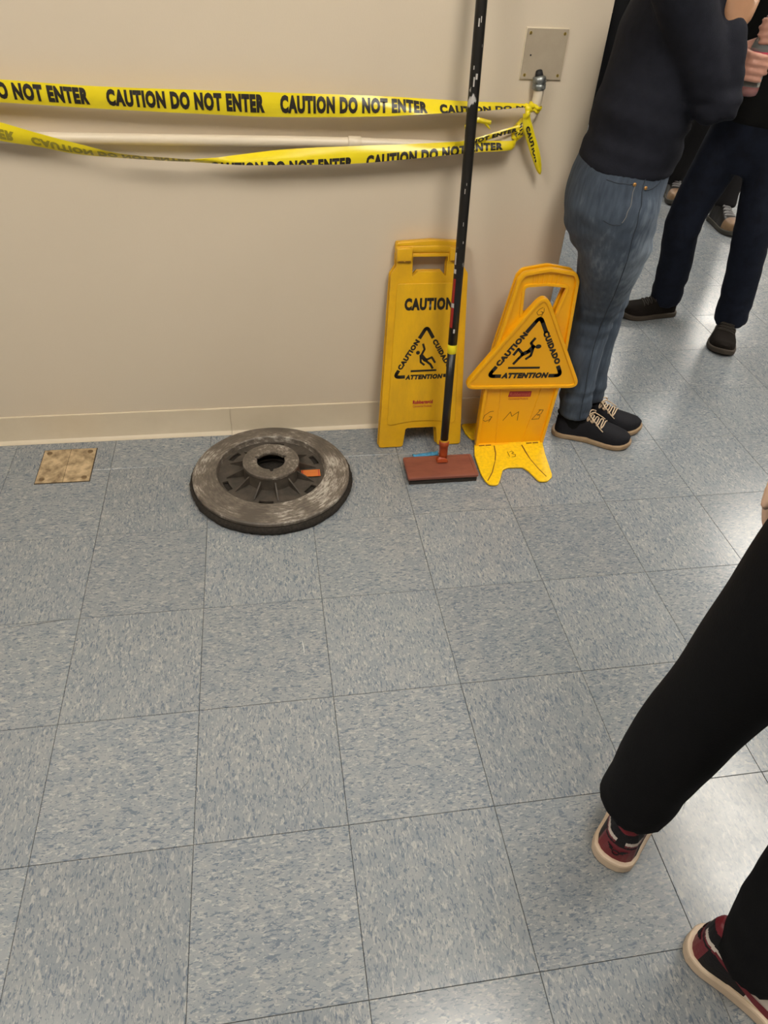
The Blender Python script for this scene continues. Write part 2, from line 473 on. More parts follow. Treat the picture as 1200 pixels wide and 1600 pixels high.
M_PIPE = mat('painted_conduit', (0.70, 0.61, 0.47), 0.35)
M_ZINC = mat('die_cast_zinc', (0.33, 0.35, 0.34), 0.4, metal=0.8, var=(40, 0.6), col2=(0.12, 0.13, 0.13))
CP = [(-3.49, -0.020, 0.928), (-1.5, -0.020, 0.920), (0.05, -0.020, 0.9141), (0.68, -0.020, 0.911), (0.90, -0.020, 0.907), (1.02, -0.020, 0.9035), (1.09, -0.020, 0.9024), (1.143, -0.020, 0.906), (1.178, -0.020, 0.918), (1.2085, -0.020, 0.942), (1.231, -0.020, 0.968), (1.2425, -0.020, 0.9966), (1.2466, -0.020, 1.029), (1.2455, -0.020, 1.050)]
CPS = catmull(CP, 6)
cdt = tag(empty('conduit', (0.6, 0, 0.9)), 'cream painted metal conduit running along the wall up to the cover plate', 'pipe')
Mi = Matrix.Translation((-0.6, 0, -0.9))
bm = bmesh.new(); tube(bm, CPS, 0.0132, 16); me = bm2me(bm); me.transform(Mi); obj('pipe', me, M_PIPE, cdt, smooth=True)
bm = bmesh.new(); tube(bm, [(0.752, -0.020, 0.9105), (0.754, -0.020, 0.9105), (0.785, -0.020, 0.9100), (0.787, -0.020, 0.9100)], [0.0135, 0.0158, 0.0158, 0.0135], 18); me = bm2me(bm); me.transform(Mi); obj('coupling', me, M_PIPE, cdt, smooth=True)
bm = bmesh.new()
tube(bm, [(1.2458, -0.0195, 1.040), (1.2456, -0.0195, 1.043), (1.2445, -0.0195, 1.0535), (1.2443, -0.0195, 1.055), (1.2440, -0.0195, 1.057), (1.2428, -0.0190, 1.069), (1.2425, -0.0185, 1.071)], [0.014, 0.0172, 0.0172, 0.0148, 0.0178, 0.0168, 0.011], 18)
me = bm2me(bm); me.transform(Mi); obj('connector', me, M_ZINC, cdt, smooth=True)
bm = bmesh.new(); tube(bm, [(1.243, -0.017, 1.068), (1.243, -0.0075, 1.080)], [0.0105, 0.0085], 14); me = bm2me(bm); me.transform(Mi); obj('locknut', me, M_BLACK, cdt, smooth=True)
bm = bmesh.new(); tube(bm, [(1.252, -0.036, 1.049), (1.252, -0.0385, 1.049)], 0.004, 8); me = bm2me(bm); me.transform(Mi); obj('set_screw', me, M_ZINC, cdt)
boxobj('strap', (-0.02, -0.0345, -0.012), (0.0, -0.0005, 0.012), M_PIPE, cdt, bevel=0.004).location = (-0.75, 0, 0.0195)

# ------------------------------------------------------------------ caution tape
M_TAPE = mat('yellow_tape', (0.86, 0.70, 0.015), 0.28, var=(9, 0.4), col2=(0.80, 0.62, 0.01), bump=(14, 0.25))
M_TAPEBACK = mat('tape_print_from_behind', (0.33, 0.27, 0.02), 0.35)
M_PRINT = mat('black_print', (0.018, 0.014, 0.01), 0.4)
def lerp_tab(tab, x):
    if x <= tab[0][0]: return tab[0][1:]
    for a, b in zip(tab[:-1], tab[1:]):
        if x <= b[0]:
            t = (x-a[0])/(b[0]-a[0]); return [p+(q-p)*t for p, q in zip(a[1:], b[1:])]
    return tab[-1][1:]
def dense(tab, n=14):
    """catmull on table rows"""
    out = []
    for i in range(len(tab)-1):
        p0 = tab[max(i-1, 0)]; p1 = tab[i]; p2 = tab[i+1]; p3 = tab[min(i+2, len(tab)-1)]
        for k in range(n):
            t = k/n
            x = p1[0]+(p2[0]-p1[0])*t; row = [x]
            for c in range(1, len(p1)):
                m1 = (p2[c]-p0[c])/max(p2[0]-p0[0], 1e-6)*(p2[0]-p1[0]); m2 = (p3[c]-p1[c])/max(p3[0]-p1[0], 1e-6)*(p2[0]-p1[0])
                row.append((2*t**3-3*t*t+1)*p1[c]+(t**3-2*t*t+t)*m1+(-2*t**3+3*t*t)*p2[c]+(t**3-t*t)*m2)
            out.append(row)
    out.append(list(tab[-1])); return out
class Ribbon:
    """rows x, z_top, z_bottom, y_top, y_bottom"""
    def __init__(s, tab): s.t = dense(tab)
    def at(s, x, v, off=0.0):
        zt, zb, yt, yb = lerp_tab(s.t, x)
        bow = 0.004*math.sin(PI*max(0, min(1, v)))
        return Vector((x, yb+(yt-yb)*v-off-bow, zb+(zt-zb)*v))
    def mesh(s, cols=7):
        v = []; f = []
        for r in s.t:
            for k in range(cols):
                p = s.at(r[0], k/(cols-1)); p.y += 0.0012*noise.noise(Vector((r[0]*14, k*0.5, 3)))
                v.append(p)
        n = len(s.t)
        for i in range(n-1):
            for k in range(cols-1):
                a = i*cols+k; f.append((a, a+cols, a+cols+1, a+1))
        return pydata('ribbon', v, f)
def fine_text(s, w_, bold=0.03):
    me = textmesh(s, w_, 1.0, bold)
    bm = bmesh.new(); bm.from_mesh(me); bpy.data.meshes.remove(me)
    bmesh.ops.triangulate(bm, faces=bm.faces[:])
    for _ in range(4):
        L = [e for e in bm.edges if math.hypot((e.verts[0].co.x-e.verts[1].co.x), (e.verts[0].co.y-e.verts[1].co.y)*0.03) > 0.005]
        if not L: break
        bmesh.ops.subdivide_edges(bm, edges=L, cuts=1)
        bmesh.ops.triangulate(bm, faces=bm.faces[:])
    return bm2me(bm)
CTX = 'CAUTION DO NOT ENTER'
Y0 = -0.046
up_tab = [(-2.2, 1.135, 1.083, Y0, Y0), (-1.2, 1.088, 1.036, Y0, Y0), (-0.5, 1.058, 1.009, Y0, Y0), (-0.062, 1.0435, 0.9960, Y0, Y0), (0.136, 1.034, 0.987, Y0, Y0), (0.369, 1.030, 0.979, Y0, Y0), (0.568, 1.028, 0.974, Y0, Y0), (0.839, 1.023, 0.982, -0.040, -0.058), (0.978, 1.016, 0.992, -0.030, -0.064), (1.076, 1.013, 0.997, -0.030, -0.060), (1.160, 1.0125, 1.002, -0.034, -0.050), (1.205, 1.0115, 1.0045, -0.036, -0.044), (1.236, 1.010, 1.001, -0.035, -0.036)]
RU = Ribbon(up_tab)
t1 = tag(empty('caution_tape', (0.6, -0.046, 1.0)), 'upper strand of yellow caution tape stretched taut above the conduit', 'tape', 'caution tape strands')
Mi = Matrix.Translation((-0.6, 0.046, -1.0))
me = RU.mesh(); me.transform(Mi); obj('ribbon', me, M_TAPE, t1, smooth=True)
ms = []
for x0 in (-1.045, -0.64, -0.235, 0.173, 0.580, 0.980):
    m = fine_text(CTX, 0.369)
    for v in m.vertices:
        x = x0+v.co.x; vv = 0.17+0.75*v.co.y
        if x > 0.9: vv = vv-0.35*min(1, (x-0.9)/0.15)
        v.co = RU.at(min(x, 1.225), max(0.0, vv), 0.0012)
    m.transform(Mi); obj('lettering', m, M_PRINT, t1)
# knot and wraps on the conduit, hanging loop, loose tail
def wrap(bm, c, axis, r, w_, n=40, seed=0, turns=1):
    axis = Vector(axis).normalized(); a = axis.orthogonal().normalized(); b = axis.cross(a); c = Vector(c)
    rings = []
    for i in range(n):
        t = 2*PI*i/n
        rr = r+0.0016*noise.noise(Vector((math.cos(t)*1.6+seed, math.sin(t)*1.6, seed)))
        d = a*math.cos(t)+b*math.sin(t); sh = 0.006*noise.noise(Vector((math.cos(t)+seed*2, math.sin(t), 5)))
        rings.append([c+axis*(sh-w_/2+w_*k/4)+d*(rr+0.0012*noise.noise(Vector((i*0.9, k*1.3, seed)))) for k in range(5)]+[c+axis*(sh+w_/2-w_*k/4)+d*(rr-0.0016) for k in range(5)])
    add_rings(bm, rings, cap=False, closed=True)
bm = bmesh.new()
wrap(bm, (1.2425, -0.020, 0.9985), (0.2, 0, 1), 0.0165, 0.014, seed=1); wrap(bm, (1.2435, -0.020, 1.003), (0.35, 0.1, 1), 0.0185, 0.008, seed=2)
limb(bm, [(1.212, -0.040, 1.008), (1.217, -0.046, 1.002), (1.224, -0.044, 0.998)], [0.006, 0.0085, 0.006], 4, 10)
limb(bm, [(1.214, -0.044, 1.000), (1.216, -0.050, 0.992), (1.214, -0.048, 0.984)], [0.005, 0.007, 0.006], 4, 10)
me = bm2me(bm); me.transform(Mi); obj('knot', me, M_TAPE, t1, smooth=True)
LL = [(1.205, 0.990), (1.212, 0.958), (1.232, 0.919), (1.259, 0.872), (1.276, 0.846), (1.283, 0.838)]
LR = [(1.222, 0.990), (1.242, 0.951), (1.271, 0.896), (1.282, 0.868), (1.288, 0.848), (1.289, 0.839)]
def strip(bm, A, B, y0, y1, bulge=0.006, n=6, cols=6):
    A = catmull([(a[0], 0, a[1]) for a in A], n); B = catmull([(b[0], 0, b[1]) for b in B], n)
    g = []
    for i, (p, q) in enumerate(zip(A, B)):
        t = i/(len(A)-1); row = []
        for k in range(cols):
            s_ = k/(cols-1); r = p.lerp(q, s_); r.y = y0+(y1-y0)*t-bulge*math.sin(PI*s_)+0.002*noise.noise(Vector((i*0.5, k*0.8, 1)))
            row.append(bm.verts.new(r))
        g.append(row)
    for i in range(len(g)-1):
        for k in range(cols-1): bm.faces.new((g[i][k], g[i+1][k], g[i+1][k+1], g[i][k+1]))
bm = bmesh.new(); strip(bm, LL, LR, -0.046, -0.030); strip(bm, LL, LR, -0.044, -0.022, bulge=-0.004)
me = bm2me(bm); me.transform(Mi); lp = obj('hanging_loop', me, M_TAPE, t1, smooth=True)
ms = []
m = textmesh('CAUTION', 0.115, 0.011, 0.03)
for v in m.vertices:
    t = (0.012+v.co.x)/0.165; p = Vector((1.216, 0, 0.972)).lerp(Vector((1.284, 0, 0.845)), t); nrm = Vector((0.87, 0, 0.5))
    p += nrm*(v.co.y-0.007); p.y = -0.046+0.016*t-0.0078; v.co = p
me = m; me.transform(Mi); obj('lettering', me, M_PRINT, lp)
bm = bmesh.new()
strip(bm, [(1.052, 0.962), (1.066, 0.972), (1.082, 0.981), (1.104, 0.978), (1.120, 0.975)], [(1.052, 0.952), (1.067, 0.962), (1.085, 0.968), (1.104, 0.966), (1.119, 0.964)], -0.046, -0.052, 0.004)
strip(bm, [(1.104, 0.974), (1.112, 0.966), (1.121, 0.956)], [(1.100, 0.970), (1.107, 0.962), (1.119, 0.953)], -0.052, -0.050, 0.002)
me = bm2me(bm); me.transform(Mi); obj('loose_tail', me, M_TAPE, t1, smooth=True)

lo_tab = [(-2.2, 1.30, 1.25, Y0, Y0), (-0.9, 1.12, 1.07, Y0, Y0), (-0.4, 1.027, 0.980, Y0, Y0), (-0.086, 0.957, 0.913, -0.050, -0.046), (-0.010, 0.936, 0.901, -0.052, -0.044), (0.070, 0.916, 0.885, -0.056, -0.042), (0.179, 0.893, 0.874, -0.064, -0.036), (0.293, 0.884, 0.867, -0.066, -0.034), (0.371, 0.879, 0.866, -0.060, -0.040), (0.473, 0.886, 0.865, -0.042, -0.056), (0.595, 0.899, 0.866, -0.040, -0.056), (0.757, 0.908, 0.868, -0.042, -0.052), (0.955, 0.916, 0.886, -0.040, -0.056), (1.088, 0.923, 0.900, -0.040, -0.058), (1.153, 0.924, 0.902, -0.042, -0.054), (1.188, 0.925, 0.903, -0.042, -0.046), (1.200, 0.926, 0.906, -0.034, -0.034)]
RL = Ribbon(lo_tab)
t2 = tag(empty('caution_tape', (0.6, -0.046, 0.9)), 'lower sagging strand of yellow caution tape, twisted over with its print upside down', 'tape', 'caution tape strands')
Mi = Matrix.Translation((-0.6, 0.046, -0.9))
me = RL.mesh(); me.transform(Mi); obj('ribbon', me, M_TAPE, t2, smooth=True)
# half folded under: strip behind the front layer
fold = [(0.36, 0.874, 0.866, -0.040, -0.040)]+[(x, zb+(zt-zb)*0.75, zb, -0.036, yb+0.001) for x, zt, zb, yt, yb in lo_tab[9:14]]+[(1.12, 0.914, 0.901, -0.038, -0.050)]
RF = Ribbon(fold); me = RF.mesh(4); me.transform(Mi); obj('folded_under_layer', me, M_TAPE, t2, smooth=True)
ms = []
lt = [(0.39, 0.30, 0.030), (0.60, 0.30, 0.030), (0.75, 0.42, 0.030), (0.90, 0.56, 0.030), (1.00, 0.68, 0.027), (1.09, 0.86, 0.018), (1.2, 0.90, 0.015)]
for x0 in (0.397, 0.797):
    m = fine_text(CTX, 0.365)
    for v in m.vertices:
        x = min(x0+v.co.x, 1.19); zt, zb, yt, yb = lerp_tab(RL.t, x); v1, zh = lerp_tab(lt, x)
        z = zb+(zt-zb)*v1-(1-v.co.y)*zh; z = max(z, zb)
        v.co = RL.at(x, (z-zb)/(zt-zb), 0.0012)
    m.transform(Mi); obj('lettering', m, M_PRINT, t2)
ms = []
lt2 = [(-0.5, 0.12, 0.66), (0.10, 0.12, 0.68), (0.20, 0.10, 0.90), (0.30, 0.12, 1.25), (0.37, 0.2, 1.6)]
for x0 in (-0.428, -0.019):
    m = fine_text(CTX, 0.374)
    for v in m.vertices:
        x = x0+v.co.x; a, b = lerp_tab(lt2, x); vv = a+(b-a)*(1-v.co.y)
        v.co = RL.at(x, min(vv, 1.0), 0.0012)
    m.transform(Mi); obj('reversed_lettering', m, M_TAPEBACK, t2)
bm = bmesh.new()
wrap(bm, (1.219, -0.020, 0.954), (0.65, 0, 0.75), 0.0185, 0.022, seed=4); wrap(bm, (1.206, -0.020, 0.940), (0.75, 0.1, 0.62), 0.0175, 0.016, seed=5); wrap(bm, (1.1965, -0.020, 0.931), (0.8, 0, 0.6), 0.0160, 0.010, seed=6)
me = bm2me(bm); me.transform(Mi); obj('knot', me, M_TAPE, t2, smooth=True)
bm = bmesh.new()
strip(bm, [(1.03, 0.922), (1.073, 0.928), (1.115, 0.939), (1.160, 0.952), (1.200, 0.962)], [(1.03, 0.905), (1.073, 0.912), (1.115, 0.924), (1.160, 0.940), (1.200, 0.944)], -0.048, -0.040, 0.003)
me = bm2me(bm); me.transform(Mi); be = obj('back_strand', me, M_TAPE, t2, smooth=True)
m = textmesh('NOT ENTER', 0.12, 0.010, 0.03)
for v in m.vertices:
    x = 1.075+v.co.x; z = 0.917+(x-1.073)*0.26+v.co.y; v.co = (x, -0.0515+0.003*(x-1.07)/0.13, z)
m.transform(Mi); obj('lettering', m, M_PRINT, be)
bm = bmesh.new()
for k in range(7):
    t = random.uniform(-2.6, -0.4); 
    c = Vector((1.203+0.006*k*0.5, -0.020, 0.9375+0.003*k)); d = Vector((0.62*math.cos(t), math.sin(t), -0.7*math.cos(t))).normalized()
    p = c+d*0.0195; u = Vector((0.7, 0, 0.7)); s2 = d.cross(u)
    bm.faces.new([bm.verts.new(p+u*a*0.004+s2*b*0.0016) for a, b in ((-1,-1),(1,-1),(1,1),(-1,1))])
me = bm2me(bm); me.transform(Mi); obj('print_fragments', me, M_PRINT, t2)

# ------------------------------------------------------------------ wet floor signs
M_Y1 = mat('old_yellow_plastic', (0.82, 0.45, 0.006), 0.42, var=(7, 0.45), col2=(0.64, 0.34, 0.010), bump=(90, 0.06))
M_Y1B = mat('old_yellow_face', (0.82, 0.46, 0.006), 0.45, var=(11, 0.35, (1, 1, 0.35)), col2=(0.60, 0.33, 0.012), bump=(90, 0.06))
M_RUST = mat('rust_red_line', (0.35, 0.06, 0.01), 0.6)
M_Y2 = mat('orange_yellow_plastic', (0.92, 0.45, 0.004), 0.35, var=(4, 0.4), col2=(0.89, 0.42, 0.004), bump=(60, 0.05))
M_Y2F = mat('bright_yellow_foot', (0.92, 0.58, 0.006), 0.38, var=(90, 0.2), col2=(0.66, 0.42, 0.015), bump=(60, 0.08))
M_INK = mat('marker_ink', (0.03, 0.015, 0.01), 0.5)
M_RED = mat('red_logo_print', (0.42, 0.03, 0.03), 0.4)
M_GREY = mat('grey_print', (0.55, 0.30, 0.12), 0.5)
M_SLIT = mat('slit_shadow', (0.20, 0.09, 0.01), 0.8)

def pictotri(apex, bl, br, wd, gaps, h):
    """frame strokes for the warning triangle; returns bmesh. apex/bl/br corner points of the stroke centre line"""
    A, B, C = Vector(apex), Vector(bl), Vector(br)
    def corner(P, Q, R, lq, lr, r):
        bm = bmesh.new()
        u = (Q-P).normalized(); v = (R-P).normalized()
        pts = [P+u*lq]+[((1-t)**2)*(P+u*r)+2*t*(1-t)*P+t*t*(P+v*r) for t in (0, .2, .4, .6, .8, 1)]+[P+v*lr]
        stroke(bm, pts, wd); return bm2me(bm)
    return [corner(A, B, C, gaps[0], gaps[0], h), corner(B, A, C, gaps[1], gaps[2], h), corner(C, A, B, gaps[1], gaps[2], h)]
def side_text(s, p0, p1, h_, bold=0.045, shear=0.0):
    p0, p1 = Vector(p0), Vector(p1); d = p1-p0
    m = textmesh(s, d.length, h_, bold, shear)
    m.transform(Matrix.Translation((p0.x, p0.y, 0)) @ Matrix.Rotation(math.atan2(d.y, d.x), 4, 'Z') @ Matrix.Translation((0, -h_/2, 0)))
    return m
def off(me, dy):
    for v in me.vertices: v.co.y += dy
    return me

# -- sign 1: folded floor sign leaning on the wall
th = math.atan2(0.100, 0.645)
s1 = tag(empty('floor_sign', (0.9965, -0.125, 0.003), (-th, 0, 0)), 'folded yellow caution floor sign leaning on the wall behind the pole', 'caution sign', 'wet floor signs')
OUT = [(-0.139, 0.0), (-0.0605, 0.0), (-0.052, 0.068), (0.052, 0.068), (0.0605, 0.0), (0.138, 0.0), (0.1145, 0.566), (0.099, 0.588), (0.099, 0.625), (-0.099, 0.625), (-0.099, 0.588), (-0.1145, 0.566)]
outl = rpoly(OUT, [0.008, 0.008, 0.010, 0.010, 0.008, 0.008, 0.012, 0.006, 0.003, 0.003, 0.006, 0.012])
HOLE = rpoly([(-0.053, 0.6245), (0.053, 0.6245), (0.053, 0.606), (0.0505, 0.597), (0.0505, 0.556), (0.034, 0.573), (-0.036, 0.573), (-0.053, 0.556), (-0.054, 0.6)], 0.003)
outl = rpoly(OUT[:8]+[(0.099, 0.6235), (-0.099, 0.6235)]+OUT[10:], [0.008, 0.008, 0.010, 0.010, 0.008, 0.008, 0.012, 0.006, 0.002, 0.002, 0.006, 0.012])
HOLE = rpoly([(-0.053, 0.617), (0.053, 0.617), (0.053, 0.606), (0.0505, 0.597), (0.0505, 0.556), (0.034, 0.573), (-0.036, 0.573), (-0.053, 0.556), (-0.054, 0.6)], 0.003)
o = obj('front_panel', to_face(plate2d([outl, HOLE], 0.009, 0.0015)), M_Y1, s1); smooth_angle(o.data)
bk = [(x*0.985-0.004, y) for x, y in outl]
o = obj('back_panel', off(to_face(plate2d([bk, HOLE], 0.010, 0.0015)), 0.019), M_Y1, s1); smooth_angle(o.data)
o = obj('hinge_seam', off(to_face(plate2d([inset(outl, 0.0015), inset(HOLE, -0.0015)], 0.008)), 0.0085), M_RUST, s1)
IN = [(-0.1135, 0.080)]+[(-0.105+0.21*k/10, 0.080+0.0145*math.sin(PI*k/10)**0.8) for k in range(1, 10)]+[(0.1135, 0.080), (0.0955, 0.539), (-0.0955, 0.539)]
inl = rpoly(IN, [0.012]+[0.0]*9+[0.012, 0.008, 0.008])
o = obj('raised_face', off(to_face(plate2d([inl], 0.0035, 0.0014)), -0.0088), M_Y1B, s1); smooth_angle(o.data, 50)
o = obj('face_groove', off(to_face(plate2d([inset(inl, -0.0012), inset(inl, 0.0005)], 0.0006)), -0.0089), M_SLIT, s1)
# handle grip and its clips
bm = bmesh.new(); tube(bm, [(x, 0.006, 0.636+0.004*math.cos(x*14)) for x in [-0.103, -0.1, -0.06, 0, 0.06, 0.1, 0.103]], [0.012, 0.018, 0.019, 0.0195, 0.019, 0.018, 0.012], 14, ell=0.9)
o = obj('handle', bm, M_Y1, s1, smooth=True)
o = obj('handle_ridge', off(to_face(plate2d([rpoly([(-0.101, 0.648), (0.101, 0.648), (0.098, 0.654), (0, 0.660), (-0.098, 0.654)], [0.001]*5)], 0.030, 0.002)), 0.020), M_Y1, s1)
for s in (-1, 1):
    o = boxobj('hinge_clip', (s*0.078-0.023, -0.017, 0.603), (s*0.078+0.023, 0.020, 0.643), M_Y1, s1, bevel=0.005)
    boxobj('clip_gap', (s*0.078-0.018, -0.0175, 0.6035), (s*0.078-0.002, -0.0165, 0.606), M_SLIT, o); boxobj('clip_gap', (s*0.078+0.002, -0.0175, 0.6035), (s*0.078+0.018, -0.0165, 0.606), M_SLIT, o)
F1 = -0.0123
m = textmesh('CAUTION', 0.150, 0.038, 0.030); m.transform(Matrix.Translation((-0.0725, 0.4600, 0)))
obj('caution_lettering', off(to_face(m), F1), M_PRINT, s1)
for m in pictotri((0, 0.410), (-0.096, 0.2490), (0.096, 0.2490), 0.0110, (0.043, 0.026, 0.034), 0.014): obj('triangle_corner', off(to_face(m), F1), M_PRINT, s1)
for m in ([side_text('CAUTION', (-0.0815, 0.2745), (-0.0255, 0.3675), 0.0165), side_text('CUIDADO', (0.0255, 0.3675), (0.0815, 0.2745), 0.0165), side_text('ATTENTION', (-0.0615, 0.2470), (0.0605, 0.2470), 0.0165, 0.045, 0.2)]):
    obj('triangle_lettering', off(to_face(m), F1), M_PRINT, s1)
bm = bmesh.new()
disc(bm, (-0.0238, 0.3275), 0.0062); stroke(bm, [(-0.0095, 0.356), (-0.0035, 0.338), (-0.0135, 0.318)], 0.0068); stroke(bm, [(-0.0155, 0.320), (-0.0135, 0.296), (-0.001, 0.286)], 0.0066)
stroke(bm, [(-0.0130, 0.318), (-0.001, 0.304), (0.008, 0.300)], 0.0125); stroke(bm, [(0.004, 0.303), (0.021, 0.311), (0.033, 0.2925)], 0.0068); stroke(bm, [(0.004, 0.299), (0.018, 0.288), (0.0265, 0.2735)], 0.0072)
obj('falling_figure', off(to_face(bm2me(bm)), F1), M_PRINT, s1)
bm = bmesh.new(); stroke(bm, [(-0.0445, 0.2672), (0.0385, 0.2680)], 0.0062); obj('ground_bar', off(to_face(bm2me(bm)), F1), M_PRINT, s1)
m = textmesh('Rubbermaid', 0.066, 0.0135, 0.03); m.transform(Matrix.Translation((-0.0325, 0.1535, 0)))
m2 = textmesh('Commercial Products', 0.062, 0.0075, 0.01); m2.transform(Matrix.Translation((-0.0315, 0.1420, 0)))
obj('maker_mark', off(to_face(m), F1), M_RED, s1); obj('maker_mark', off(to_face(m2), F1), M_RED, s1)

# -- sign 2: standing sign with pop-out triangle and folding feet
s2 = tag(empty('floor_sign', (1.30, -0.150, 0.0)), 'orange yellow standing caution sign with triangle face and feet by the wall corner', 'caution sign', 'wet floor signs')
ROLL = math.radians(1.7)
def s2part(name, me, m, parent=None, ang=35):
    o = obj(name, me, m, parent or s2)
    if parent is None: o.rotation_euler = (0, ROLL, 0)
    smooth_angle(o.data, ang); return o
PO = [(-0.1175, 0.006), (0.1165, 0.006), (0.121, 0.230), (0.1135, 0.365), (0.0935, 0.590), (0.080, 0.612), (0.0, 0.6245), (-0.075, 0.610), (-0.0885, 0.590), (-0.1180, 0.365), (-0.1245, 0.230)]
pol = rpoly(PO, [0.010, 0.010, 0.02, 0.03, 0.015, 0.02, 0.06, 0.02, 0.015, 0.03, 0.02])
PH = rpoly([(-0.064, 0.568), (0.0, 0.573), (0.066, 0.568), (0.049, 0.478), (0.030, 0.478), (0.0, 0.52), (-0.034, 0.478), (-0.055, 0.478)], [0.012, 0.03, 0.010, 0.010, 0.01, 0.02, 0.01, 0.014])
s2part('front_panel', to_face(plate2d([pol, PH], 0.007, 0.001)), M_Y2)
s2part('panel_rim', off(to_face(plate2d([pol, inset(pol, 0.0062)], 0.018, 0.0022)), 0.0015), M_Y2)
s2part('hole_rim', off(to_face(plate2d([inset(PH, -0.0055), PH], 0.012, 0.002)), 0.0005), M_Y2)
s2part('back_panel', off(to_face(plate2d([[(x*0.97, y) for x, y in pol], PH], 0.010, 0.002)), 0.026), M_Y2)
for k in range(7):
    bm = bmesh.new(); x0 = -0.045+0.0150*k; x1 = -0.041+0.0137*k
    tube(bm, [(x0, -0.0105, 0.607), (x1, -0.0105, 0.580)], 0.0013, 6); s2part('grip_rib', bm, M_Y2)
for a, b in (((-0.0715, 0.243), (-0.0476, 0.010)), ((0.0680, 0.243), (0.0452, 0.010)), ((-0.112, 0.24), (-0.110, 0.012))):
    bm = bmesh.new(); tube(bm, [(a[0], -0.0068, a[1]), (b[0], -0.0068, b[1])], 0.0022, 8); s2part('panel_flute', bm, M_Y2)
TRI = rpoly([(0.0, 0.560), (-0.199, 0.240), (0.199, 0.240)], [0.028, 0.022, 0.022], 8)
TRI = rpoly([(-0.002, 0.558), (-0.201, 0.240), (0.186, 0.240)], [0.028, 0.022, 0.022], 8)
tr = s2part('triangle_face', off(to_face(plate2d([TRI], 0.016, 0.001)), -0.006), M_Y2)
s2part('triangle_rim', off(to_face(plate2d([TRI, inset(TRI, 0.006)], 0.022, 0.0028)), -0.0045), M_Y2)
F2 = -0.0226
def art(me, name, m): 
    o = obj(name, off(to_face(me), F2), m, s2); o.rotation_euler = (0, ROLL, 0); return o
for m in pictotri((-0.001, 0.484), (-0.127, 0.2830), (0.1135, 0.2830), 0.0125, (0.062, 0.040, 0.042), 0.018): art(m, 'triangle_corner', M_PRINT)
for m in ([side_text('CAUTION', (-0.1040, 0.3205), (-0.0345, 0.4300), 0.0190), side_text('CUIDADO', (0.0250, 0.4360), (0.0930, 0.3250), 0.0190), side_text('ATTENTION', (-0.0840, 0.2845), (0.0700, 0.2845), 0.0205, 0.045, 0.2)]):
    art(m, 'triangle_lettering', M_PRINT)
bm = bmesh.new()
disc(bm, (0.0145, 0.3850), 0.0095, ry=0.0072); stroke(bm, [(-0.001, 0.414), (-0.0115, 0.397), (-0.002, 0.384)], 0.0085); stroke(bm, [(0.001, 0.388), (-0.014, 0.368), (-0.033, 0.358)], 0.0135); stroke(bm, [(0.000, 0.384), (-0.003, 0.354), (-0.018, 0.3415)], 0.0078)
stroke(bm, [(-0.030, 0.360), (-0.0475, 0.3770), (-0.0595, 0.3555)], 0.0085); stroke(bm, [(-0.029, 0.358), (-0.040, 0.345), (-0.054, 0.3245)], 0.0085)
disc(bm, (-0.001, 0.384), 0.0062); disc(bm, (-0.031, 0.3585), 0.0065)
art(bm2me(bm), 'falling_figure', M_PRINT)
bm = bmesh.new(); stroke(bm, [(-0.0675, 0.3120), (0.0360, 0.3120)], 0.0068); art(bm2me(bm), 'ground_bar', M_PRINT)
bm = bmesh.new(); disc(bm, (0.1020, 0.2850), 0.0016); art(bm2me(bm), 'registered_dot', M_PRINT)
bm = bmesh.new()
stroke(bm, [(0.0, 0.512), (-0.010, 0.506), (-0.016, 0.496), (-0.010, 0.488), (0.0, 0.490), (0.004, 0.497), (-0.004, 0.499)], 0.0013, z=0.0003); stroke(bm, [(0.004, 0.510), (0.006, 0.498), (0.000, 0.482)], 0.0013, z=0.0003)
art(bm2me(bm), 'handwritten_letter', M_INK)
def ink(P, nm='handwritten_letter'):
    bm = bmesh.new()
    for q in P: stroke(bm, q, 0.0017, z=0.0003)
    o = obj(nm, off(to_face(bm2me(bm)), -0.0074), M_INK, s2); o.rotation_euler = (0, ROLL, 0)
ink([[(-0.078, 0.143), (-0.090, 0.141), (-0.106, 0.127), (-0.110, 0.110), (-0.100, 0.103), (-0.086, 0.110), (-0.080, 0.121), (-0.090, 0.122)], [(-0.080, 0.121), (-0.088, 0.100)]])
ink([[(-0.040, 0.105), (-0.020, 0.139), (-0.012, 0.121), (0.008, 0.139), (0.010, 0.104)]])
ink([[(0.060, 0.107), (0.083, 0.145)], [(0.076, 0.144), (0.092, 0.144), (0.087, 0.128), (0.074, 0.125), (0.086, 0.122), (0.084, 0.109), (0.060, 0.107)]])
lg = art(plate2d([rpoly([(-0.040, 0.196), (0.036, 0.196), (0.036, 0.217), (-0.038, 0.217)], 0.002)], 0.0005), 'maker_mark', M_RED)
for v in lg.data.vertices: v.co.y += 0.0155
m = textmesh('Rubbermaid', 0.066, 0.0125, 0.0); m.transform(Matrix.Translation((-0.035, 0.2005, 0.0)))
o = obj('mark_lettering', off(to_face(m), -0.0078), mat('pale_red_print', (0.62, 0.16, 0.08), 0.5), lg)
m = textmesh('Commercial Products', 0.066, 0.0068, 0.01); m.transform(Matrix.Translation((-0.037, 0.1860, 0.0)))
o = obj('mark_lettering', off(to_face(m), -0.0076), M_RED, lg)
